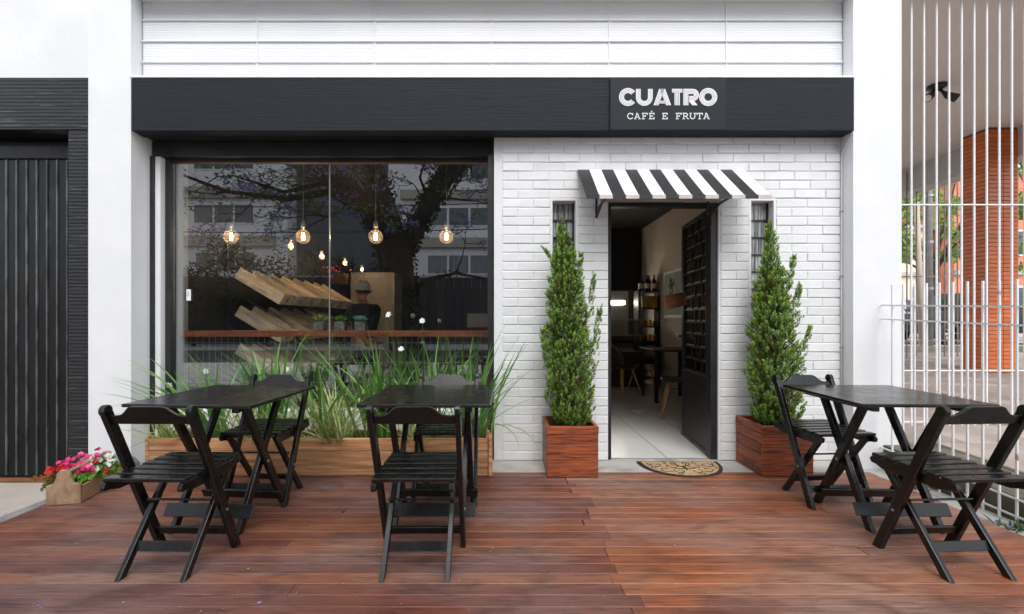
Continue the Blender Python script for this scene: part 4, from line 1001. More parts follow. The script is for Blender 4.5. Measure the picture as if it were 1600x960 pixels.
# pendant lamps
AMB = (1.0, .55, .18)
def pendant(label, loc, r_, globe, power):
    t = thing('pendant_lamp', label, 'pendant lamp', loc, 0, 'clear globe bulbs in the window' if globe else 'amber bulbs deeper in the cafe')
    if globe:
        prof = [(.016, r_ * 1.28), (.018, r_ * 1.05), (r_ * .45, r_ * .88)] + [(r_ * math.cos(R(a)), r_ * math.sin(R(a))) for a in (50, 30, 10, -10, -30, -50, -70)] + [(.001, -r_)]
    else:
        prof = [(.014, r_ * 1.7), (.02, r_ * 1.2), (r_ * .8, r_ * .4), (r_, -.2 * r_), (r_ * .8, -r_ * .8), (r_ * .4, -r_ * 1.15), (.001, -r_ * 1.25)]
    MB().lathe(prof, n=24).build('bulb', M['glass_bulb'], t, smooth=True)
    g = glowmat('filament_glow' if globe else 'amber_filament_glow', (1.0, .70, .38) if globe else (1.0, .48, .10), 16 if globe else 14)
    f = MB()
    k = r_ * (.19 if globe else .45)
    for i in range(6):
        a = i * math.pi / 3; b_ = (i + .5) * math.pi / 3
        f.tube([(k * math.cos(a) * .5, k * math.sin(a) * .5, r_ * .55), (k * math.cos(a), k * math.sin(a), -r_ * .05), (k * math.cos(b_) * .7, k * math.sin(b_) * .7, -r_ * .5)], .0036 if globe else .0055, 6)
    f.build('filament', g, t)
    zt = r_ * (1.28 if globe else 1.7)
    MB().lathe([(.001, zt + .075), (.012, zt + .07), (.021, zt + .05), (.021, zt - .004), (.001, zt - .006)], n=14).build('socket', M['frame_black'] if not globe else M['alu'], t, smooth=True)
    MB().tube([(0, 0, zt + .07), (0, 0, 3.05 - loc[2])], .004, 6).build('cord', M['alu'] if globe else M['rubber'], t)
    ld = bpy.data.lights.new('bulb_light', 'POINT'); ld.energy = power; ld.color = (1, .78, .54); ld.shadow_soft_size = .012
    lo = bpy.data.objects.new('bulb_light', ld); COL.objects.link(lo); lo.parent = t; lo.location = (0, 0, r_ * .1)
for px, nm in ((361, 'leftmost'), (473.5, 'second'), (587, 'third'), (697.5, 'rightmost')):
    d = 4.55; p = P(px, 370, d)
    pendant(nm + ' of the four clear globe bulbs hanging in the window', p, .072, True, 4.5)
for px, py, d, nm in ((454.5, 384, 5.5, 'nearest'), (503, 400, 6.4, 'second nearest'), (539, 411, 7.2, 'third nearest'), (565.5, 421, 8.06, 'furthest')):
    pendant(nm + ' small amber bulb in the row inside the cafe', P(px, py, d), .040, False, 9.0)

# wall shelf with pink flowers above the crates
sh = thing('wooden_window_box', 'hanging brown wooden box above the crates inside', 'box', P(500, 441, 7.6))
bx('front_board', M['darkwood'], sh, -.62, .45, -.09, -.07, -.04, .15); bx('back_board', M['barwood'], sh, -.62, .45, .07, .09, -.04, .15)
bx('bottom_board', M['barwood'], sh, -.62, .45, -.0695, .0695, -.04, -.02)
pf = thing('pink_flowers', 'pink flowers in the hanging brown box inside', 'flowers', P(497, 424, 7.6))
mb = MB()
for i in range(60):
    c = Vector((rnd.gauss(0, .24), rnd.gauss(0, .05), rnd.uniform(-.02, .09))); u = Vector((rnd.gauss(0, 1), rnd.gauss(0, 1), rnd.gauss(0, 1))).normalized() * .024; v = u.orthogonal().normalized() * .018
    mb.add([c - u, c + v, c + u, c - v], [(0, 1, 2, 3)])
mb.build('blossoms', M['petal_rose'], pf)['kind'] = 'stuff'
MB().tube([(-.3, 0, -.06), (0, 0, -.03), (.3, 0, -.06)], .01, 6).build('stem', M['agap_dark'], pf)

# tall cream fridge behind the worker
fr = thing('tall_cabinet', 'tall cream cabinet behind the worker in the cap', 'cabinet', P(582, 425, 7.9) * 1.0)
fr.location.z = 0
bx('body', surf('cream_enamel', (.52, .44, .35), (.48, .41, .33), .35, ns=2), fr, -.39, .39, 0, .6, .02, 2.03, .01)
bx('door_edge', M['alu'], fr, .362, .388, -.022, -.001, .05, 2.0)
bx('plinth', M['frame_black'], fr, -.37, .37, .02, .58, 0, .0195)
# back counter with odds and ends
bc = thing('back_counter', 'dark work counter at the back behind the bar', 'counter', (-.6, 7.9, 0))
bx('body', M['darkwood'], bc, -.55, .55, 0, .6, 0, .88); bx('top', M['steel'], bc, -.58, .58, -.02, .62, .881, .91)
crt = thing('espresso_machine', 'dim silver coffee machine on the back counter', 'coffee machine', (-.35, 8.2, .911))
bx('body', M['steel'], crt, -.3, .3, -.22, .2, .12, .42, .03); bx('base', M['frame_black'], crt, -.3, .3, -.25, .2, 0, .07, .01)
for x in (-.14, .14): MB().tube([(x, -.12, .12), (x, -.2, .10), (x, -.34, .11)], .014, 8).build('group_handle', M['rubber'], crt)
for x in (-.26, .26): MB().box(x - .03, x + .03, -.05, .1, .07, .12).build('support', M['frame_black'], crt)

# stools at the bar
def stool(label, loc):
    t = thing('bar_stool', label, 'stool', loc, 0, 'stools at the window bar')
    bx('seat', M['darkwood'], t, -.16, .16, -.16, .16, .72, .75, .01)
    for a in (-1, 1):
        for b_ in (-1, 1): MB().leg((a * .19, b_ * .19, 0), (a * .14, b_ * .14, .72), .02, .02).build('leg', M['frame_black'], t)
    MB().box(-.175, .175, -.18, -.165, .25, .265).box(-.175, .175, .165, .18, .25, .265).build('footrest', M['frame_black'], t)
stool('dark bar stool behind the window bar, left of the glass joint', (-1.75, 4.72, 0)); stool('dark bar stool behind the window bar, right of the glass joint', (-.95, 4.72, 0))
stool('dark bar stool behind the window bar near the brick wall', (-.40, 4.72, 0))

# ---------------------------------------------------------------- worker in a cap
def skin_mesh(name, nodes, edges, mats, parent, sub=2):
    me = bpy.data.meshes.new(name); me.from_pydata([n[0] for n in nodes], edges, [])
    o = bpy.data.objects.new(name, me); COL.objects.link(o)
    md = o.modifiers.new('skin', 'SKIN'); md.use_smooth_shade = True
    if not me.skin_vertices: me.attributes.new
    for i, n in enumerate(nodes):
        sv = me.skin_vertices[0].data[i] if me.skin_vertices else None
        if sv: sv.radius = n[1] if isinstance(n[1], tuple) else (n[1], n[1]); sv.use_root = (i == 0)
    s_ = o.modifiers.new('sub', 'SUBSURF'); s_.levels = sub; s_.render_levels = sub
    dg = bpy.context.evaluated_depsgraph_get(); dg.update()
    m2 = bpy.data.meshes.new_from_object(o.evaluated_get(dg)); bpy.data.objects.remove(o); m2.name = name
    m2.materials.clear()
    for m_ in mats: m2.materials.append(m_)
    m2.polygons.foreach_set('use_smooth', [True] * len(m2.polygons))
    return link(name, m2, parent)
person = thing('person', 'person in a dark shirt and backward grey cap working at the crates', 'person', (-1.90, 6.2, 0), R(58))
person.scale = (1.04, 1.04, .955)
# local frame: faces +x ... turned so the face looks left and slightly away
SK = surf('skin', rgb(196, 140, 110), rgb(180, 124, 96), .5, ns=8)
SH = surf('navy_shirt', rgb(34, 38, 48), rgb(24, 27, 34), .9, ns=30, bump=.2)
TRS = surf('dark_jeans', rgb(28, 32, 44), rgb(20, 23, 32), .9, ns=30)
# y+ is forward for the person
body_n = [((0, 0, .95), .13), ((0, .0, 1.15), .125), ((0, .01, 1.35), (.15, .12)), ((0, .03, 1.47), .075), ((0, .05, 1.535), .052), ((0, .075, 1.60), (.07, .085)), ((0, .07, 1.68), (.078, .095)), ((0, .06, 1.745), (.05, .06)),
          ((.18, .0, 1.41), .058), ((.25, .10, 1.20), .046), ((.20, .33, 1.22), .034), ((.19, .38, 1.225), .028), ((.185, .45, 1.225), (.036, .016)),
          ((-.18, .0, 1.41), .058), ((-.24, .12, 1.21), .046), ((-.18, .34, 1.24), .034), ((-.17, .39, 1.245), .028), ((-.165, .46, 1.245), (.036, .016)),
          ((.10, 0, .85), .085), ((.11, .01, .48), .060), ((.11, -.02, .09), .040), ((.115, .12, .035), .034),
          ((-.10, 0, .85), .085), ((-.11, .01, .48), .060), ((-.11, -.02, .09), .040), ((-.115, .12, .035), .034)]
body_e = [(0, 1), (1, 2), (2, 3), (3, 4), (4, 5), (5, 6), (6, 7), (2, 8), (8, 9), (9, 10), (10, 11), (11, 12), (2, 13), (13, 14), (14, 15), (15, 16), (16, 17), (0, 18), (18, 19), (19, 20), (20, 21), (0, 22), (22, 23), (23, 24), (24, 25)]
for hand, sx in ((12, 1), (17, -1)):
    hx, hy, hz = body_n[hand][0]
    for k, (dx, L) in enumerate(((-.026, .07), (-.009, .08), (.009, .075), (.026, .06))):
        i = len(body_n); body_n += [((hx + dx, hy + .02, hz), .0095), ((hx + dx * 1.05, hy + .02 + L * .55, hz - .008), .0085), ((hx + dx * 1.05, hy + .02 + L * .9, hz - .035), .0075)]
        body_e += [(hand, i), (i, i + 1), (i + 1, i + 2)]
    i = len(body_n); body_n += [((hx - sx * .045, hy - .005, hz - .012), .0105), ((hx - sx * .055, hy + .03, hz - .03), .009)]
    body_e += [(hand, i), (i, i + 1)]
bd = skin_mesh('body', body_n, body_e, [SK], person)
shirt_n = [((0, 0, .92), (.17, .15)), ((0, 0, 1.15), (.165, .145)), ((0, .01, 1.36), (.18, .145)), ((0, .025, 1.46), .095),
           ((.19, 0, 1.41), .075), ((.25, .09, 1.215), .064), ((-.19, 0, 1.41), .075), ((-.24, .11, 1.225), .064)]
skin_mesh('shirt', shirt_n, [(0, 1), (1, 2), (2, 3), (2, 4), (4, 5), (2, 6), (6, 7)], [SH], person)
tr_n = [((0, 0, .93), .14), ((.10, 0, .82), .105), ((.11, .01, .48), .078), ((.11, -.02, .1), .062), ((-.10, 0, .82), .105), ((-.11, .01, .48), .078), ((-.11, -.02, .1), .062)]
skin_mesh('trousers', tr_n, [(0, 1), (1, 2), (2, 3), (0, 4), (4, 5), (5, 6)], [TRS], person)
for sx in (-1, 1):
    MB().lathe([(.001, 0), (.05, .0), (.052, .04), (.04, .075), (.001, .08)], (sx * .113, .06, 0), 14).build('shoe', M['rubber'], person, smooth=True)
cm = MB(); n = 20
cm.lathe([(.107, -.015), (.108, .02), (.10, .06), (.078, .095), (.045, .115), (.001, .122)], (0, 0, 0), n)
cm.v = [(v[0] * .93, v[1] * 1.08, v[2]) for v in cm.v]
cap = cm.build('cap', surf('grey_cap', rgb(186, 192, 200), rgb(160, 166, 174), .85, ns=30), person, smooth=True, loc=(0, .06, 1.70))
cap.rotation_euler = (R(12), 0, 0)
bm_ = MB(); pts = [(.075 * math.sin(a), -.105 - .06 * math.cos(a), -.018 - .012 * math.cos(a)) for a in [R(x) for x in range(-90, 91, 15)]]
nn = len(pts); bm_.add(pts + [(p[0], p[1], p[2] + .006) for p in pts], [tuple(range(nn)), tuple(range(2 * nn - 1, nn - 1, -1))] + [(i, (i + 1) % nn, (i + 1) % nn + nn, i + nn) for i in range(nn)])
bm_.build('cap_brim', SH, cap, fixn=True)
hr = MB().lathe([(.099, -.07), (.103, -.04), (.103, -.012)], (0, -.004, 0), n); hr.v = [(v[0] * .93, v[1] * 1.05 if v[1] < .02 else .02, v[2]) for v in hr.v]
hr.build('hair', surf('dark_hair', (.02, .014, .01), (.03, .02, .015), .6), person, loc=(0, .06, 1.695), smooth=True)
fc = MB().add([(-.014, .155, 1.615), (.014, .155, 1.615), (0, .182, 1.612), (0, .158, 1.66)], [(0, 1, 2), (1, 3, 2), (3, 0, 2), (0, 3, 1)]); fc.build('nose', SK, person, bevel=.003)
for sx in (-1, 1):
    MB().lathe([(.001, -.012), (.010, -.006), (.012, 0), (.010, .006), (.001, .012)], (sx * .032, .148, 1.648), 10).build('eye', M['rubber'], person)
    MB().lathe([(.001, -.03), (.012, -.02), (.016, 0), (.014, .02), (.001, .03)], (sx * .083, .055, 1.635), 10).build('ear', SK, person, smooth=True)
MB().box(-.024, .024, .143, .149, 1.575, 1.581).build('mouth', surf('lips', rgb(150, 84, 76), None, .5), person)

# ---------------------------------------------------------------- seen through the open door
def shell_chair(label, loc, rz):
    t = thing('shell_chair', label, 'chair', loc, rz, 'black shell chairs with wooden legs')
    prof = [(.20, .445), (.16, .435), (.05, .43), (-.08, .435), (-.15, .455), (-.19, .52), (-.215, .62), (-.235, .72), (-.245, .80)]
    wid = [.20, .215, .225, .225, .22, .215, .21, .19, .12]
    vs = []; nn = 7
    for (y_, z_), w_ in zip(prof, wid):
        for k in range(nn):
            f = (k / (nn - 1)) * 2 - 1; lift = .035 * f * f
            vs.append((f * w_, y_ + (lift if z_ > .5 else 0), z_ + (lift if z_ <= .5 else 0)))
    top = len(vs); vs += [(v[0], v[1] - (.008 if v[2] > .5 else 0), v[2] - .008) for v in vs]
    fs = []; ln = len(prof)
    for i in range(ln - 1):
        for k in range(nn - 1):
            a = i * nn + k; fs.append((a, a + 1, a + nn + 1, a + nn)); fs.append((a + top, a + nn + top, a + nn + 1 + top, a + 1 + top))
    edge = [i for i in range(nn)] + [i * nn + nn - 1 for i in range(1, ln)] + [(ln - 1) * nn + k for k in range(nn - 2, -1, -1)] + [i * nn for i in range(ln - 2, 0, -1)]
    for i in range(len(edge)): a, b_ = edge[i], edge[(i + 1) % len(edge)]; fs.append((a, a + top, b_ + top, b_))
    MB().add(vs, fs).build('shell', surf('black_shell_plastic', (.012, .012, .013), (.016, .016, .017), .35), t, smooth=True, fixn=True)
    for a in (-1, 1):
        for b_ in (-1, 1): MB().tube([(a * .12, b_ * .10, .42), (a * .225, b_ * .21, 0)], [.018, .012], 8).build('leg', M['legwood'], t, smooth=True)
    wr = MB()
    for a in (-1, 1): wr.tube([(a * .15, -.13, .32), (a * .15, .13, .32)], .005, 5); wr.tube([(-.15, a * .13, .32), (.15, a * .13, .32)], .005, 5)
    wr.build('brace', M['frame_black'], t)
    return t
shell_chair('black shell chair with beech legs nearest the open door', (2.16, 5.50, 0), R(72))
shell_chair('black shell chair with beech legs left of the cafe table', (1.88, 7.05, 0), R(-60))
shell_chair('black shell chair with beech legs behind the cafe table', (2.45, 7.75, 0), R(150))
ct = thing('cafe_table', 'dark cafe table with reddish top inside the doorway', 'table', (2.48, 6.72, 0))
bx('table_top', M['darkwood'], ct, -.35, .36, -.40, .36, .735, .765, .004)
for x in (-.28, .3):
    for y_ in (-.32, .30): bx('leg', M['frame_black'], ct, x - .022, x + .022, y_ - .022, y_ + .022, 0, .734)
pic = thing('framed_picture', 'white framed print of a dark green sprig on the taupe wall', 'picture', (2.860, 7.45, 1.62))
bx('frame', M['white'], pic, -.028, -.004, -.42, .42, -.40, .40, .003)
bx('print', surf('grey_print_paper', (.42, .45, .44), (.30, .33, .33), .8, ns=1.5), pic, -.031, -.0285, -.37, .37, -.35, .35)
mb = MB()
for i in range(20):
    c = Vector((0, rnd.gauss(.05, .07), rnd.gauss(.14, .07))); a = rnd.uniform(0, 6.3); u = Vector((0, math.cos(a), math.sin(a))) * .055; v = Vector((0, -math.sin(a), math.cos(a))) * .022
    x = -.0325 - i * .00005
    mb.add([(x, *(c - u)[1:]), (x, *(c + v)[1:]), (x, *(c + u)[1:]), (x, *(c - v)[1:])], [(0, 1, 2, 3)])
mb.build('printed_sprig', M['leaf_dark'], pic)
MB().tube([(-.0325, .03, .1), (-.0325, -.02, -.02), (-.0325, -.03, -.1)], .004, 5).build('printed_stem', M['leaf_dark'], pic)
# shelving with bottles and bags
SX, SY_ = 2.66, 8.25
shf = thing('shelf_unit', 'narrow dark shelf unit at the back right of the cafe', 'shelf', (SX, SY_, 0))
for s_ in (-1, 1): bx('side', M['frame_black'], shf, s_ * .19 - .01, s_ * .19 + .01, -.14, .14, 0, 1.72)
for z in (.12, .50, .78, 1.05, 1.38, 1.69): bx('shelf', M['darkwood'], shf, -.179, .179, -.14, .14, z, z + .022)
BGm = [surf('dark_wine_glass', (.010, .014, .010), None, .12), surf('bottle_label', (.62, .58, .52), None, .7)]
for i, x in enumerate((-.135, -.075, -.01, .055, .115, .155)):
    b_ = thing('wine_bottle', ['leftmost', 'second', 'third', 'fourth', 'fifth', 'rightmost'][i] + ' dark wine bottle on top of the shelf unit', 'bottle', (SX + x, SY_ + (.05 if i % 2 else -.05), 1.7125), 0, 'wine bottles on the shelf unit')
    MB().lathe([(.001, 0), (.036, .0), (.037, .18), (.030, .21), (.014, .235), (.013, .30), (.001, .302)], n=14).build('glass', BGm[0], b_, smooth=True)
    MB().lathe([(.0375, .05), (.0378, .14)], n=14).build('label', BGm[1], b_, smooth=True)
kr = surf('kraft_paper', rgb(206, 156, 84), rgb(176, 126, 66), .8, ns=5, bump=.2)
for i in range(4):
    b_ = thing('paper_bag', ['leftmost', 'second', 'third', 'rightmost'][i] + ' brown paper bag on the upper shelf', 'bag', (SX - .13 + i * .088, SY_ - .03, 1.4025), R(rnd.uniform(-6, 6)), 'paper bags on the shelf unit')
    m_ = MB().box(-.041, .041, -.04, .04, 0, .20); m_.v = [(v[0], v[1] * (.35 if v[2] > .1 else 1), v[2]) for v in m_.v]; m_.build('bag_body', kr, b_, bevel=.006)
    bx('fold', kr, b_, -.041, .041, -.018, .018, .201, .222)
cols = [rgb(214, 120, 40), rgb(186, 60, 40), rgb(220, 190, 110), rgb(70, 90, 50), rgb(230, 160, 40), rgb(120, 60, 40)]
for i in range(8):
    lvl, pos = (1.0725, i) if i < 4 else (.8025, i - 4)
    b_ = thing('preserve_jar', f'{["leftmost", "second", "third", "rightmost"][pos]} preserve jar on the {"third" if i < 4 else "fourth"} shelf down', 'jar', (SX - .13 + pos * .086, SY_ - .05, lvl), 0, 'preserve jars on the shelf unit')
    MB().lathe([(.001, 0), (.034, .0), (.036, .02), (.036, .085), (.028, .10), (.001, .1)], n=12).build('contents', surf('preserve', cols[i % 6], None, .3), b_, smooth=True)
    MB().lathe([(.032, .101), (.033, .12), (.001, .122)], n=12).build('lid', surf('jar_lid', rgb(210, 170, 60), None, .3, metal=.8), b_, smooth=True)
# glass display counter with a lit tube
dc = thing('display_counter', 'dark glass display counter with lit tubes at the back', 'display counter', (1.96, 8.2, 0))
bx('base', M['darkwood'], dc, -.65, .50, -.3, .35, 0, .62, .01)
bx('shelf', M['steel'], dc, -.65, .50, -.3, .35, .625, .65); bx('shelf', M['steel'], dc, -.63, .48, -.2, .3, .90, .912); bx('top', M['steel'], dc, -.65, .50, -.25, .35, 1.18, 1.20)
bx('front_glass', M['glass_thin'], dc, -.65, .50, -.31, -.302, .655, 1.175)
bx('upper_guard', M['glass_thin'], dc, -.65, .50, -.31, -.302, 1.21, 1.72)
bx('splashback', M['steel'], dc, -.65, .50, .55, .57, .9, 1.75)
for z in (1.50, 1.545): MB().tube([(-.6, .50, z), (.42, .50, z)], .013, 8).build('light_tube', glowmat('warm_tube_glow', (1.0, .88, .70), 14.0), dc)
for x in (-.655, .495): bx('corner_bar', M['frame_black'], dc, x, x + .012, -.315, -.30, .62, 1.73)
# ================================================================ NEIGHBOUR ON THE RIGHT
FY = 4.15
CZ = 4.20
canopy = thing('neighbour_canopy', 'taupe soffit and grey edge beam of the neighbouring building', 'canopy', (5.5, 6, 0)); canopy.location = (0, 0, 0)
bx('soffit', M['soffit'], canopy, 3.269, 8.6, FY - .05, 10.4, CZ, CZ + .3)
bx('edge_beam', M['beam'], canopy, 8.06, 8.42, FY + .2, 10.4, 3.74, CZ - .001)
bx('front_trim', surf('dark_trim', (.08, .075, .07), (.1, .09, .085), .6), canopy, 3.269, 8.6, FY - .09, FY - .051, CZ - .03, CZ + .3)
col = thing('tiled_column', 'square column clad in orange brick tiles under the canopy', 'column', (7.83, 7.22, npz(7.2)))
bx('core', M['grout'], col, -.222, .222, -.212, .212, -.1, CZ - npz(7.2) - .001)
HT = CZ - npz(7.2) - .002
tf = MB().box(-.112, .112, -.007, .0, 0, .058).mesh('tile', M['ortile'], bevel=.0025)
ts = MB().box(-.007, 0, -.108, .108, 0, .058).mesh('tile', M['ortile'], bevel=.0025)
z = .002; c = 0
while z + .058 < HT:
    for x in (-.115, .115): link('tile', tf, col, (x, -.2125, z), (0, 0, rnd.uniform(-.006, .006)))
    link('tile', ts, col, (-.2225, -.11, z)); link('tile', ts, col, (-.2225, .11, z))
    z += .0655; c += 1
# spotlight under the soffit
p = P(1464, 142, 5.75); p.z = CZ
sp = thing('ceiling_spotlight', 'black twin spotlight under the taupe soffit', 'spotlight', p)
MB().lathe([(.001, 0), (.10, -.002), (.105, -.03), (.07, -.05), (.001, -.052)], n=18).build('base', M['frame_black'], sp, smooth=True)
for s_ in (-1, 1):
    a = Vector((s_ * .03, 0, -.05)); b_ = Vector((s_ * .10, -.03, -.14)); c_ = Vector((s_ * .19, -.07, -.20))
    h_ = MB().tube([a, (a + b_) / 2, b_, c_], [.014, .018, .040, .052], 12).build('lamp_head', M['frame_black'], sp, smooth=True)
    MB().tube([c_, c_ + Vector((s_ * .03, -.012, -.02))], [.044, .036], 12).build('bulb', M['white'], h_)
# tall fence up to the soffit
tfn = thing('tall_fence', 'tall white vertical bar fence reaching up to the soffit', 'fence', (0, FY, 0)); tfn.location = (0, 0, 0)
zb = npz(FY) - .01
bar_m = MB().box(-.0068, .0068, -.0068, .0068, 0, CZ - zb - .002).mesh('bar', M['bar_white'], bevel=.002)
x = (1424 - 785) / 700 * FY
while x < 8.0: link('bar', bar_m, tfn, (x, FY, zb)); x += 19.62 / 700 * FY
for py in (320.5, 579, 659):
    z = 1.19 - (py - 500) / 700 * FY; bx('rail', M['bar_white'], tfn, 3.27, 8.1, FY - .0125, FY - .0071, z - .0055, z + .0055)
# railing along the right deck edge
rl = thing('low_railing', 'chest high white bar railing along the right deck edge', 'railing', (3.09, 0, 0)); rl.location = (0, 0, 0)
RX = 3.09
def dz(y_): return -.041 * (3.5 - y_)
y_ = 3.55; k = 0
while y_ > .2:
    h_ = 1.466 + dz(y_)
    m_ = MB().box(-.006, .006, -.006, .006, -.06, h_); m_.build('bar', M['bar_white'], rl, bevel=.0015, loc=(RX, y_, 0)); y_ -= .0955; k += 1
for zz in (1.308, 1.196, .15, .045):
    MB().bar((RX, 3.66, zz + (.0)), (RX, .15, zz + dz(.15)), .008, .011, (1, 0, 0)).build('rail', M['bar_white'], rl)
# thin rusty fence further back
rf = thing('rusty_fence', 'thin brownish bar fence at the back of the forecourt', 'fence', (0, 8.8, 0)); rf.location = (0, 0, 0)
for px in (1401, 1417, 1432, 1449, 1467, 1476, 1486, 1496, 1506, 1518, 1590, 1602):
    d = 8.9; X = (px - 785) / 700 * d; MB().box(-.008, .008, -.008, .008, npz(d) - .02, 4.13).build('bar', M['bar_rust'], rf, loc=(X, d, 0))
for z in (.78, 2.05): bx('rail', M['bar_rust'], rf, 7.6, 10.6, 8.893, 8.9 - .0082, z - .012, z + .012)

# ---------------------------------------------------------------- parked cars
def car(label, loc, rz, paint):
    t = thing('parked_car', label, 'car', loc, rz, 'parked cars on the side street')
    W = .86
    low = [(-2.05, .35), (-2.08, .62), (-1.98, .86), (-1.2, .96), (-1.05, .99), (1.75, .99), (2.0, .92), (2.06, .60), (2.02, .32)]
    bot = []
    for cx in (1.28, -1.30):
        bot += [(cx + .36 * math.cos(R(a)), .32 + .36 * math.sin(R(a))) for a in range(0, 181, 20)]
    body = low + [(2.0, .3)] + [(x, max(z, .28)) for x, z in bot] + [(-2.0, .3)]
    MB().prism(body, -W, W).build('body', paint, t, bevel=.035, segs=2, fixn=True)
    gh = [(-1.10, .99), (-.45, 1.42), (-.2, 1.47), (1.1, 1.47), (1.45, 1.38), (1.80, .99)]
    n = len(gh); vs = [(x, -(W - .06 - .22 * max(0, z - .99)), z) for x, z in gh] + [(x, (W - .06 - .22 * max(0, z - .99)), z) for x, z in gh]
    MB().add(vs, [tuple(range(n)), tuple(range(2 * n - 1, n - 1, -1))] + [(i, i + n, (i + 1) % n + n, (i + 1) % n) for i in range(n)]).build('cabin', paint, t, bevel=.02, fixn=True)
    gm = surf('car_window', (.03, .035, .04), None, .06, spec=.8)
    for s_ in (-1, 1):
        for q in ([(-.88, 1.03), (-.40, 1.38), (-.15, 1.41), (.28, 1.41), (.28, 1.03)], [(.36, 1.03), (.36, 1.41), (1.05, 1.41), (1.32, 1.34), (1.5, 1.03)]):
            yy = lambda z: s_ * (W - .06 - .22 * (z - .99) + .004)
            vs = [(x, yy(z), z) for x, z in q] + [(x, yy(z) - s_ * .01, z) for x, z in q]; m = len(q)
            MB().add(vs, [tuple(range(m)), tuple(range(2 * m - 1, m - 1, -1))] + [(i, i + m, (i + 1) % m + m, (i + 1) % m) for i in range(m)]).build('side_window', gm, t, fixn=True)
        for cx in (1.28, -1.30):
            wh = MB().lathe([(.2, -.1), (.30, -.1), (.325, -.07), (.325, .07), (.30, .1), (.2, .1)], n=24); wh.v = [(v[0], v[2], v[1]) for v in wh.v]
            tyre = wh.build('tyre', M['rubber'], t, smooth=True, loc=(cx, s_ * (W - .09), .325), fixn=True)
            rim = MB()
            for k in range(5):
                a = 2 * math.pi * k / 5; rim.bar((0, s_ * .09, 0), (.2 * math.cos(a), s_ * .09, .2 * math.sin(a)), .05, .02, (0, 1, 0))
            rim.build('rim', M['steel'], tyre)
        MB().box(-2.07, -1.92, s_ * .62 - .14, s_ * .62 + .14, .66, .80).build('headlight', M['glass_thin'], t, bevel=.02)
        bx('mirror', paint, t, -.72, -.60, min(s_ * .86, s_ * 1.0), max(s_ * .86, s_ * 1.0), 1.0, 1.12, .02)
        bx('door_handle', paint, t, .1, .24, min(s_ * .861, s_ * .885), max(s_ * .861, s_ * .885), .86, .89)
    ws = [(-1.02, 1.045), (-.48, 1.40)]
    MB().add([(ws[0][0] - .012, -.70, ws[0][1]), (ws[0][0] - .012, .70, ws[0][1]), (ws[1][0] - .012, .62, ws[1][1]), (ws[1][0] - .012, -.62, ws[1][1])], [(0, 1, 2, 3)]).build('windscreen', gm, t)
    bx('bumper', M['rubber'], t, -2.12, -2.06, -.7, .7, .34, .52, .02)
    return t
blk = surf('black_car_paint', (.012, .012, .014), None, .12, coat=.8); slv = surf('silver_car_paint', (.55, .58, .62), None, .25, metal=.4, coat=.6)
car('black car parked behind the orange column', (13.45, 13.0, .502), R(0), blk)
car('silver car parked beyond the black car', (14.3, 17.0, .502), R(0), slv)
# utility pole and leaning timber post
pole = thing('utility_pole', 'grey concrete utility pole on the side street', 'pole', P(1452, 500, 11.6)); pole.location.z = .5
MB().tube([(0, 0, 0), (-.02, 0, 7.5)], [.085, .07], 12).build('shaft', surf('grey_pole_concrete', (.26, .25, .24), (.2, .19, .18), .9, ns=6, bump=.2), pole, smooth=True)
MB().box(-.9, .9, -.05, .05, 6.6, 6.72).build('crossarm', M['bark'], pole)
for z in (1.5, 2.7, 3.9): MB().tube([(0, 0, z - .03), (0, 0, z + .03)], .09, 12).build('band', M['alu'], pole)
wp = thing('timber_post', 'pale timber post leaning beside the concrete pole', 'post', P(1441, 500, 11.2)); wp.location.z = .5
MB().tube([(0, 0, 0), (-.14, 0, 3.6)], [.065, .055], 10).build('shaft', surf('pale_post_wood', (.50, .42, .34), (.42, .35, .28), .8, scale=(6, 6, 1), ns=4), wp, smooth=True)
MB().tube([(-.139, 0, 3.602), (-.141, 0, 3.64)], [.055, .03], 10).build('post_cap', M['alu'], wp)

# ---------------------------------------------------------------- foliage and houses beyond
def leafcloud(mb, c, r, n, size, rr):
    for i in range(n):
        while True:
            q = Vector((rr.uniform(-1, 1), rr.uniform(-1, 1), rr.uniform(-1, 1)))
            if q.length < 1: break
        q = q * (.55 + .45 * rr.random()); p = Vector(c) + Vector((q.x * r[0], q.y * r[1], q.z * r[2]))
        u = Vector((rr.gauss(0, 1), rr.gauss(0, 1), rr.gauss(0, .6))).normalized(); v = u.orthogonal().normalized(); v = Matrix.Rotation(rr.uniform(0, 6.3), 3, u) @ v
        s_ = size * rr.uniform(.6, 1.3); mb.add([p - u * s_, p + v * s_ * .45, p + u * s_, p - v * s_ * .45], [(0, 1, 2, 3)])
def street_tree(label, base, H, R_, nblob, mat, seed, size=.12, n=130, low=.35):
    rr = random.Random(seed); t = thing('street_tree', label, 'tree', base, 0, 'trees along the side street')
    tk = MB(); tk.tube([(0, 0, 0), (.05, 0, H * .3), (0, .05, H * .6)], [.17, .12, .06], 10); cr = MB()
    for i in range(nblob):
        a = rr.uniform(0, 6.3); k = rr.random() ** .5; z = H * rr.uniform(low, 1.0); sc_ = (1 - abs((z / H - (low + 1) / 2)) * .9)
        c = Vector((R_ * k * math.cos(a) * sc_, R_ * k * math.sin(a) * sc_, z)); tk.tube([(0, 0, H * .35), (c.x * .5, c.y * .5, (H * .35 + z) / 2 + .2), c], [.05, .03, .012], 6)
        leafcloud(cr, c, (rr.uniform(.4, .8),) * 2 + (rr.uniform(.3, .55),), n, size, rr)
    tk.build('trunk', M['bark'], t); cr.build('crown', mat, t)
    return t
street_tree('leafy street tree seen between pilaster and orange column', (16.3, 17.0, .5), 6.6, 2.2, 20, M['leaf_light'], 1, low=.45)
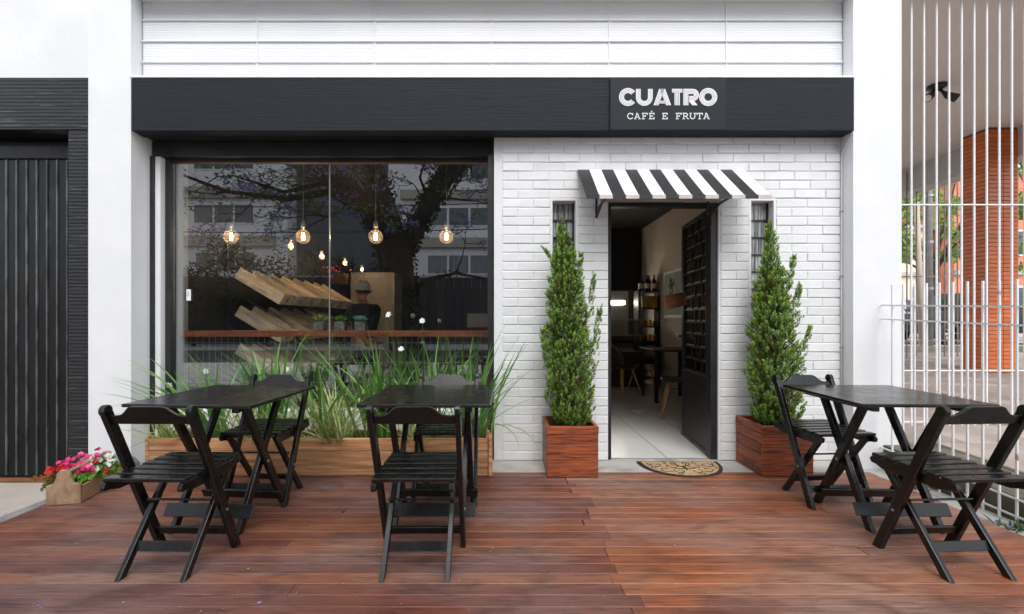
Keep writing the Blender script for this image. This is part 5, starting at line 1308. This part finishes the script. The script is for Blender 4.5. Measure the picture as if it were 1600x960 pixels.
street_tree('leafy tree right of the orange column behind the fence', (19.6, 15.6, .5), 7.0, 2.2, 30, M['leaf_light'], 2)
street_tree('shrubby tree left of the concrete pole, mostly behind the pilaster', (11.2, 13.6, .5), 5.2, 1.3, 22, M['leaf_light'], 5, low=.45)
def house(name, label, x0, x1, y0, y1, z1, wallm, wins, cat='building'):
    t = thing(name, label, cat, ((x0 + x1) / 2, y0, .3)); ox, oy, oz = t.location
    bx('wall', wallm, t, x0 - ox, x1 - ox, 0, y1 - oy, 0, z1 - oz)
    bx('roof_slab', M['concrete'], t, x0 - ox - .2, x1 - ox + .2, -.2, y1 - oy + .2, z1 - oz + .001, z1 - oz + .25)
    for (a, b_, c_, d_) in wins:
        wn_ = bx('window', M['white'], t, a - ox, b_ - ox, -.05, -.001, c_ - oz, d_ - oz)
        bx('pane', surf('far_window_glass', (.08, .09, .1), None, .15), wn_, a - ox + .08, b_ - ox - .08, -.058, -.051, c_ - oz + .08, d_ - oz - .08)
    bx('sill_band', M['concrete'], t, x0 - ox - .05, x1 - ox + .05, -.15, -.0005, 3.6 - oz, 3.85 - oz)
    return t
sal = surf('salmon_render', rgb(214, 140, 112), rgb(200, 124, 98), .8, ns=3); crm = surf('cream_render', rgb(232, 216, 190), rgb(220, 202, 176), .8, ns=3)
house('far_house', 'salmon rendered house across the side street', 24.2, 30, 24, 30, 9, sal, [(25, 26.2, 1.6, 3.0), (27.2, 28.4, 1.6, 3.0), (25, 26.2, 4.6, 6.0), (27.2, 28.4, 4.6, 6.0)])
house('far_house', 'cream rendered house across the side street, left of the salmon one', 14, 24, 25, 31, 6.2, crm, [(20.9, 22.3, 1.7, 3.1), (22.7, 23.7, 1.0, 3.1), (17.5, 19, 1.7, 3.1), (21.0, 22.4, 4.4, 5.6), (18, 19.6, 4.4, 5.6)])
house('far_house', 'pale house at the right end of the side street', 30.5, 42, 23, 30, 5.2, crm, [(31.5, 33, 1.6, 3.0), (34, 35.5, 1.6, 3.0), (37, 38.5, 1.6, 3.0)])
# ================================================================ ACROSS THE STREET (seen mirrored in the shop window)
apw = surf('white_apartment_render', (.82, .82, .82), (.76, .76, .765), .8, ns=2); apb = surf('taupe_spandrel', (.42, .38, .35), (.38, .345, .315), .8, ns=2); apg = surf('grey_recess_wall', (.11, .115, .125), None, .8)
AY = -19.0
ap = thing('apartment_block', 'white apartment block with taupe bands, mirrored in the window', 'building', (0, AY, 0)); ap.location = (0, 0, 0)
D = 7.94 - AY          # mirrored distance
def mx_(px): return (px - 785) / 700 * D
def mz_(py): return CAM_Z - (py - 500) / 700 * D
bx('wall', apw, ap, mx_(240), mx_(449), AY - 8, AY, -.3, 15); bx('wall', apw, ap, mx_(607), 12, AY - 8, AY, -.3, 15); bx('recess', apg, ap, mx_(449) + .001, mx_(607) - .001, AY - 8, AY - 1.2, -.3, 15)
for x0, x1, yts in ((240, 432, ((294, 311), (370, 386))), (627, 900, ((299, 313), (373, 388), (452, 462)))):
    for a, b_ in yts: bx('band', apb, ap, mx_(x0), mx_(x1), AY + .002, AY + .35, mz_(b_), mz_(a))
cur = surf('pale_curtain', (.30, .31, .34), (.16, .17, .19), .9, scale=(6, 1, .3), ns=3); dgl = surf('apartment_glass', (.045, .055, .065), (.02, .025, .03), .1, ns=.7, spec=.8)
def apwin(x0, x1, y0, y1, n, gm):
    wn_ = bx('window', M['white'], ap, mx_(x0), mx_(x1), AY + .002, AY + .06, mz_(y1), mz_(y0))
    wpx = (x1 - x0) / n
    for i in range(n): bx('pane', gm, wn_, mx_(x0 + i * wpx + 1.6), mx_(x0 + (i + 1) * wpx - 1.6), AY + .061, AY + .07, mz_(y1 - 1.6), mz_(y0 + 1.6))
apwin(303, 398, 319, 350, 3, dgl); apwin(306, 400, 394, 424, 3, dgl); apwin(303, 398, 238, 266, 3, dgl)
apwin(667, 900, 324, 354, 7, dgl); apwin(667, 900, 398, 429, 7, cur); apwin(700, 900, 250, 281, 6, dgl)
bx('roof', M['concrete'], ap, mx_(238), 12.3, AY - 8.2, AY + .3, 15.001, 15.3)
fn = thing('board_fence', 'tall dark boarded fence across the street, mirrored in the window', 'fence', (0, -17.6, 0)); fn.location = (0, 0, 0)
x = -19.5; k = 0
fbm = MB().box(-.245, .245, -.03, .03, -.2, 3.6).mesh('board', surf('dark_fence_board', (.03, .03, .032), (.045, .045, .048), .8, scale=(6, 1, .6), ns=3, rand=.2), bevel=.01)
while x < 9: link('board', fbm, fn, (x, -17.6 + (k % 2) * .02, 0)); x += .5; k += 1
bx('top_rail', M['alu'], fn, -19.75, 9.2, -17.66, -17.5, 3.62, 3.70)

# jacaranda by the kerb
rr = random.Random(21)
ja = thing('jacaranda_tree', 'ivy clad jacaranda with purple blossom, mirrored in the window', 'tree', (-2.75, -3.9, -.07))
tk = MB(); iv = MB(); lf = MB(); bl = MB()
def limb(pts, rs, ivy=0, tip=True):
    tk.tube(pts, rs, 10)
    for (a, b_), (ra, rb) in zip(zip(pts, pts[1:]), zip(rs, rs[1:])):
        a, b_ = Vector(a), Vector(b_)
        for i in range(int(ivy * (b_ - a).length)):
            f = rr.random(); an = rr.uniform(0, 6.3); ax = (b_ - a).normalized(); u = ax.orthogonal().normalized(); v = ax.cross(u)
            n_ = u * math.cos(an) + v * math.sin(an); p_ = a.lerp(b_, f) + n_ * (ra + (rb - ra) * f + rr.uniform(.0, .12)); w1 = (n_ * .5 + Vector((rr.gauss(0, 1), rr.gauss(0, 1), rr.gauss(0, 1)))).normalized() * .06; w2 = w1.orthogonal().normalized() * .035
            iv.add([p_ - w1, p_ + w2, p_ + w1, p_ - w2], [(0, 1, 2, 3)])
limb([(.2, 0, 0), (.1, 0, 1.2), (.0, 0, 2.4), (-.15, 0, 3.3)], [.52, .42, .42, .50], 240)
br = [[(-.15, 0, 3.2), (-.8, .1, 4.2), (-1.6, .2, 5.0), (-2.8, .5, 5.6), (-4.2, .6, 6.2)], [(-.1, 0, 3.3), (-.45, 0, 4.6), (-.9, -.2, 6.0), (-1.2, -.4, 7.6)], [(.05, 0, 3.0), (.65, .1, 4.0), (1.45, .2, 5.1), (2.4, .3, 6.2), (3.6, .2, 7.2)], [(.2, 0, 3.2), (.75, -.2, 4.5), (1.3, -.4, 5.8), (1.6, -.7, 7.4)], [(.3, 0, 2.0), (.8, -.1, 2.35), (1.5, -.1, 2.5), (2.6, 0, 2.3)], [(-.7, .1, 4.0), (-1.7, .3, 4.55), (-2.8, .4, 4.35), (-4.2, .5, 4.5), (-5.8, .4, 5.1)], [(-.9, -.1, 4.6), (-2.0, -.3, 5.0), (-3.2, -.4, 4.75), (-4.6, -.4, 5.2)]]
wdt = [[.34, .26, .19, .12, .06], [.36, .26, .18, .08], [.30, .22, .17, .12, .05], [.24, .17, .11, .05], [.07, .06, .04, .02], [.12, .10, .075, .05, .03], [.10, .08, .05, .03]]
for b_, w_ in zip(br, wdt): limb(b_, w_, 170 if w_[0] > .13 else 20)
def twigs(p, d, L, r_, depth):
    p2 = p + d * L + Vector((rr.gauss(0, .12), rr.gauss(0, .12), rr.gauss(0, .12))) * L; pm = (p + p2) / 2 + Vector((rr.gauss(0, .1), rr.gauss(0, .1), rr.gauss(0, .1))) * L
    tk.tube([p, pm, p2], [r_, r_ * .8, r_ * .55], 5, caps=False)
    if depth <= 1:
        q = rr.random()
        if q < .36: leafcloud(bl, p2, (.26, .26, .16), 20, .05, rr)
        elif q < .62: leafcloud(lf, p2, (.38, .38, .2), 22, .055, rr)
    if depth > 0:
        for i in range(3 if depth > 1 else 2):
            dd = (d + Vector((rr.gauss(0, .6), rr.gauss(0, .6), rr.gauss(0, .45)))).normalized(); twigs(p2, dd, L * .72, r_ * .55, depth - 1)
for b_ in br[:4] + br[5:]:
    for i in range(1, len(b_)):
        p = Vector(b_[i]); d = (Vector(b_[i]) - Vector(b_[i - 1])).normalized()
        low = b_ in br[5:]
        for k in range(1 if low else 3): twigs(p, (d + Vector((rr.gauss(0, .8), rr.gauss(0, .8), rr.gauss(0, .5)))).normalized(), rr.uniform(.7, 1.1), .045 if not low else .025, 3 if not low else 3)
twigs(Vector(br[4][-1]), Vector((1, 0, .1)), .7, .02, 2); twigs(Vector(br[4][2]), Vector((.5, 0, .8)), .7, .02, 2)
tk.build('trunk', M['bark_grey'], ja); iv.build('ivy', M['leaf_dark'], ja); lf.build('crown', M['leaf'], ja); bl.build('blossom', M['jaca'], ja)
def bush(label, base, r, n, seed, mat='leaf'):
    q = random.Random(seed); t = thing('bush', label, 'bush', base, 0, 'dark bushes across the street'); mb = MB(); tk_ = MB()
    for i in range(14):
        c = Vector((q.uniform(-1, 1) * r[0], q.uniform(-1, 1) * r[1], r[2] * q.uniform(.35, 1.7))); leafcloud(mb, c, (r[0] * .4, r[1] * .5, r[2] * .4), n // 14, .10, q); tk_.tube([(0, 0, 0), c * .5, c], [.06, .04, .015], 5)
    tk_.build('stem', M['bark_grey'], t); mb.build('foliage', M[mat], t)
M['leaf_bush'] = leafmat('dull_bush_leaf', (.030, .045, .022), (.016, .026, .013), .5, .1)
bush('broad dark bush on the far pavement, mirrored left in the window', (-12.0, -15.2, -.2), (3.0, .9, 2.9), 5200, 4, 'leaf_bush')
bush('dark bush on the far pavement behind the jacaranda, mirrored in the window', (-7.0, -15.4, -.2), (1.5, .9, 2.5), 2800, 5, 'leaf_bush')
bush('low dark bush at the far left across the street, mirrored in the window', (-16.2, -15.6, -.2), (2.0, .9, 2.3), 3000, 6, 'leaf_bush')

for z, yk, lb in ((4.75, -6.2, 'upper overhead cable across the street, mirrored in the window'), (4.0, -6.5, 'lower overhead cable across the street, mirrored in the window')):
    c_ = thing('overhead_cable', lb, 'cable', (-12, yk, 0), 0, 'overhead cables')
    MB().tube([(-12 + i * 3.2, 0, z + .5 * ((i - 5) / 5) ** 2) for i in range(11)], .018, 5).build('wire', M['rubber'], c_)
    MB().tube([(-12.1, 0, -.3), (-12.1, 0, z + 1)], .09, 8).build('pole', M['bark'], c_); MB().tube([(20.1, 0, -.3), (20.1, 0, z + 1)], .09, 8).build('pole', M['bark'], c_)
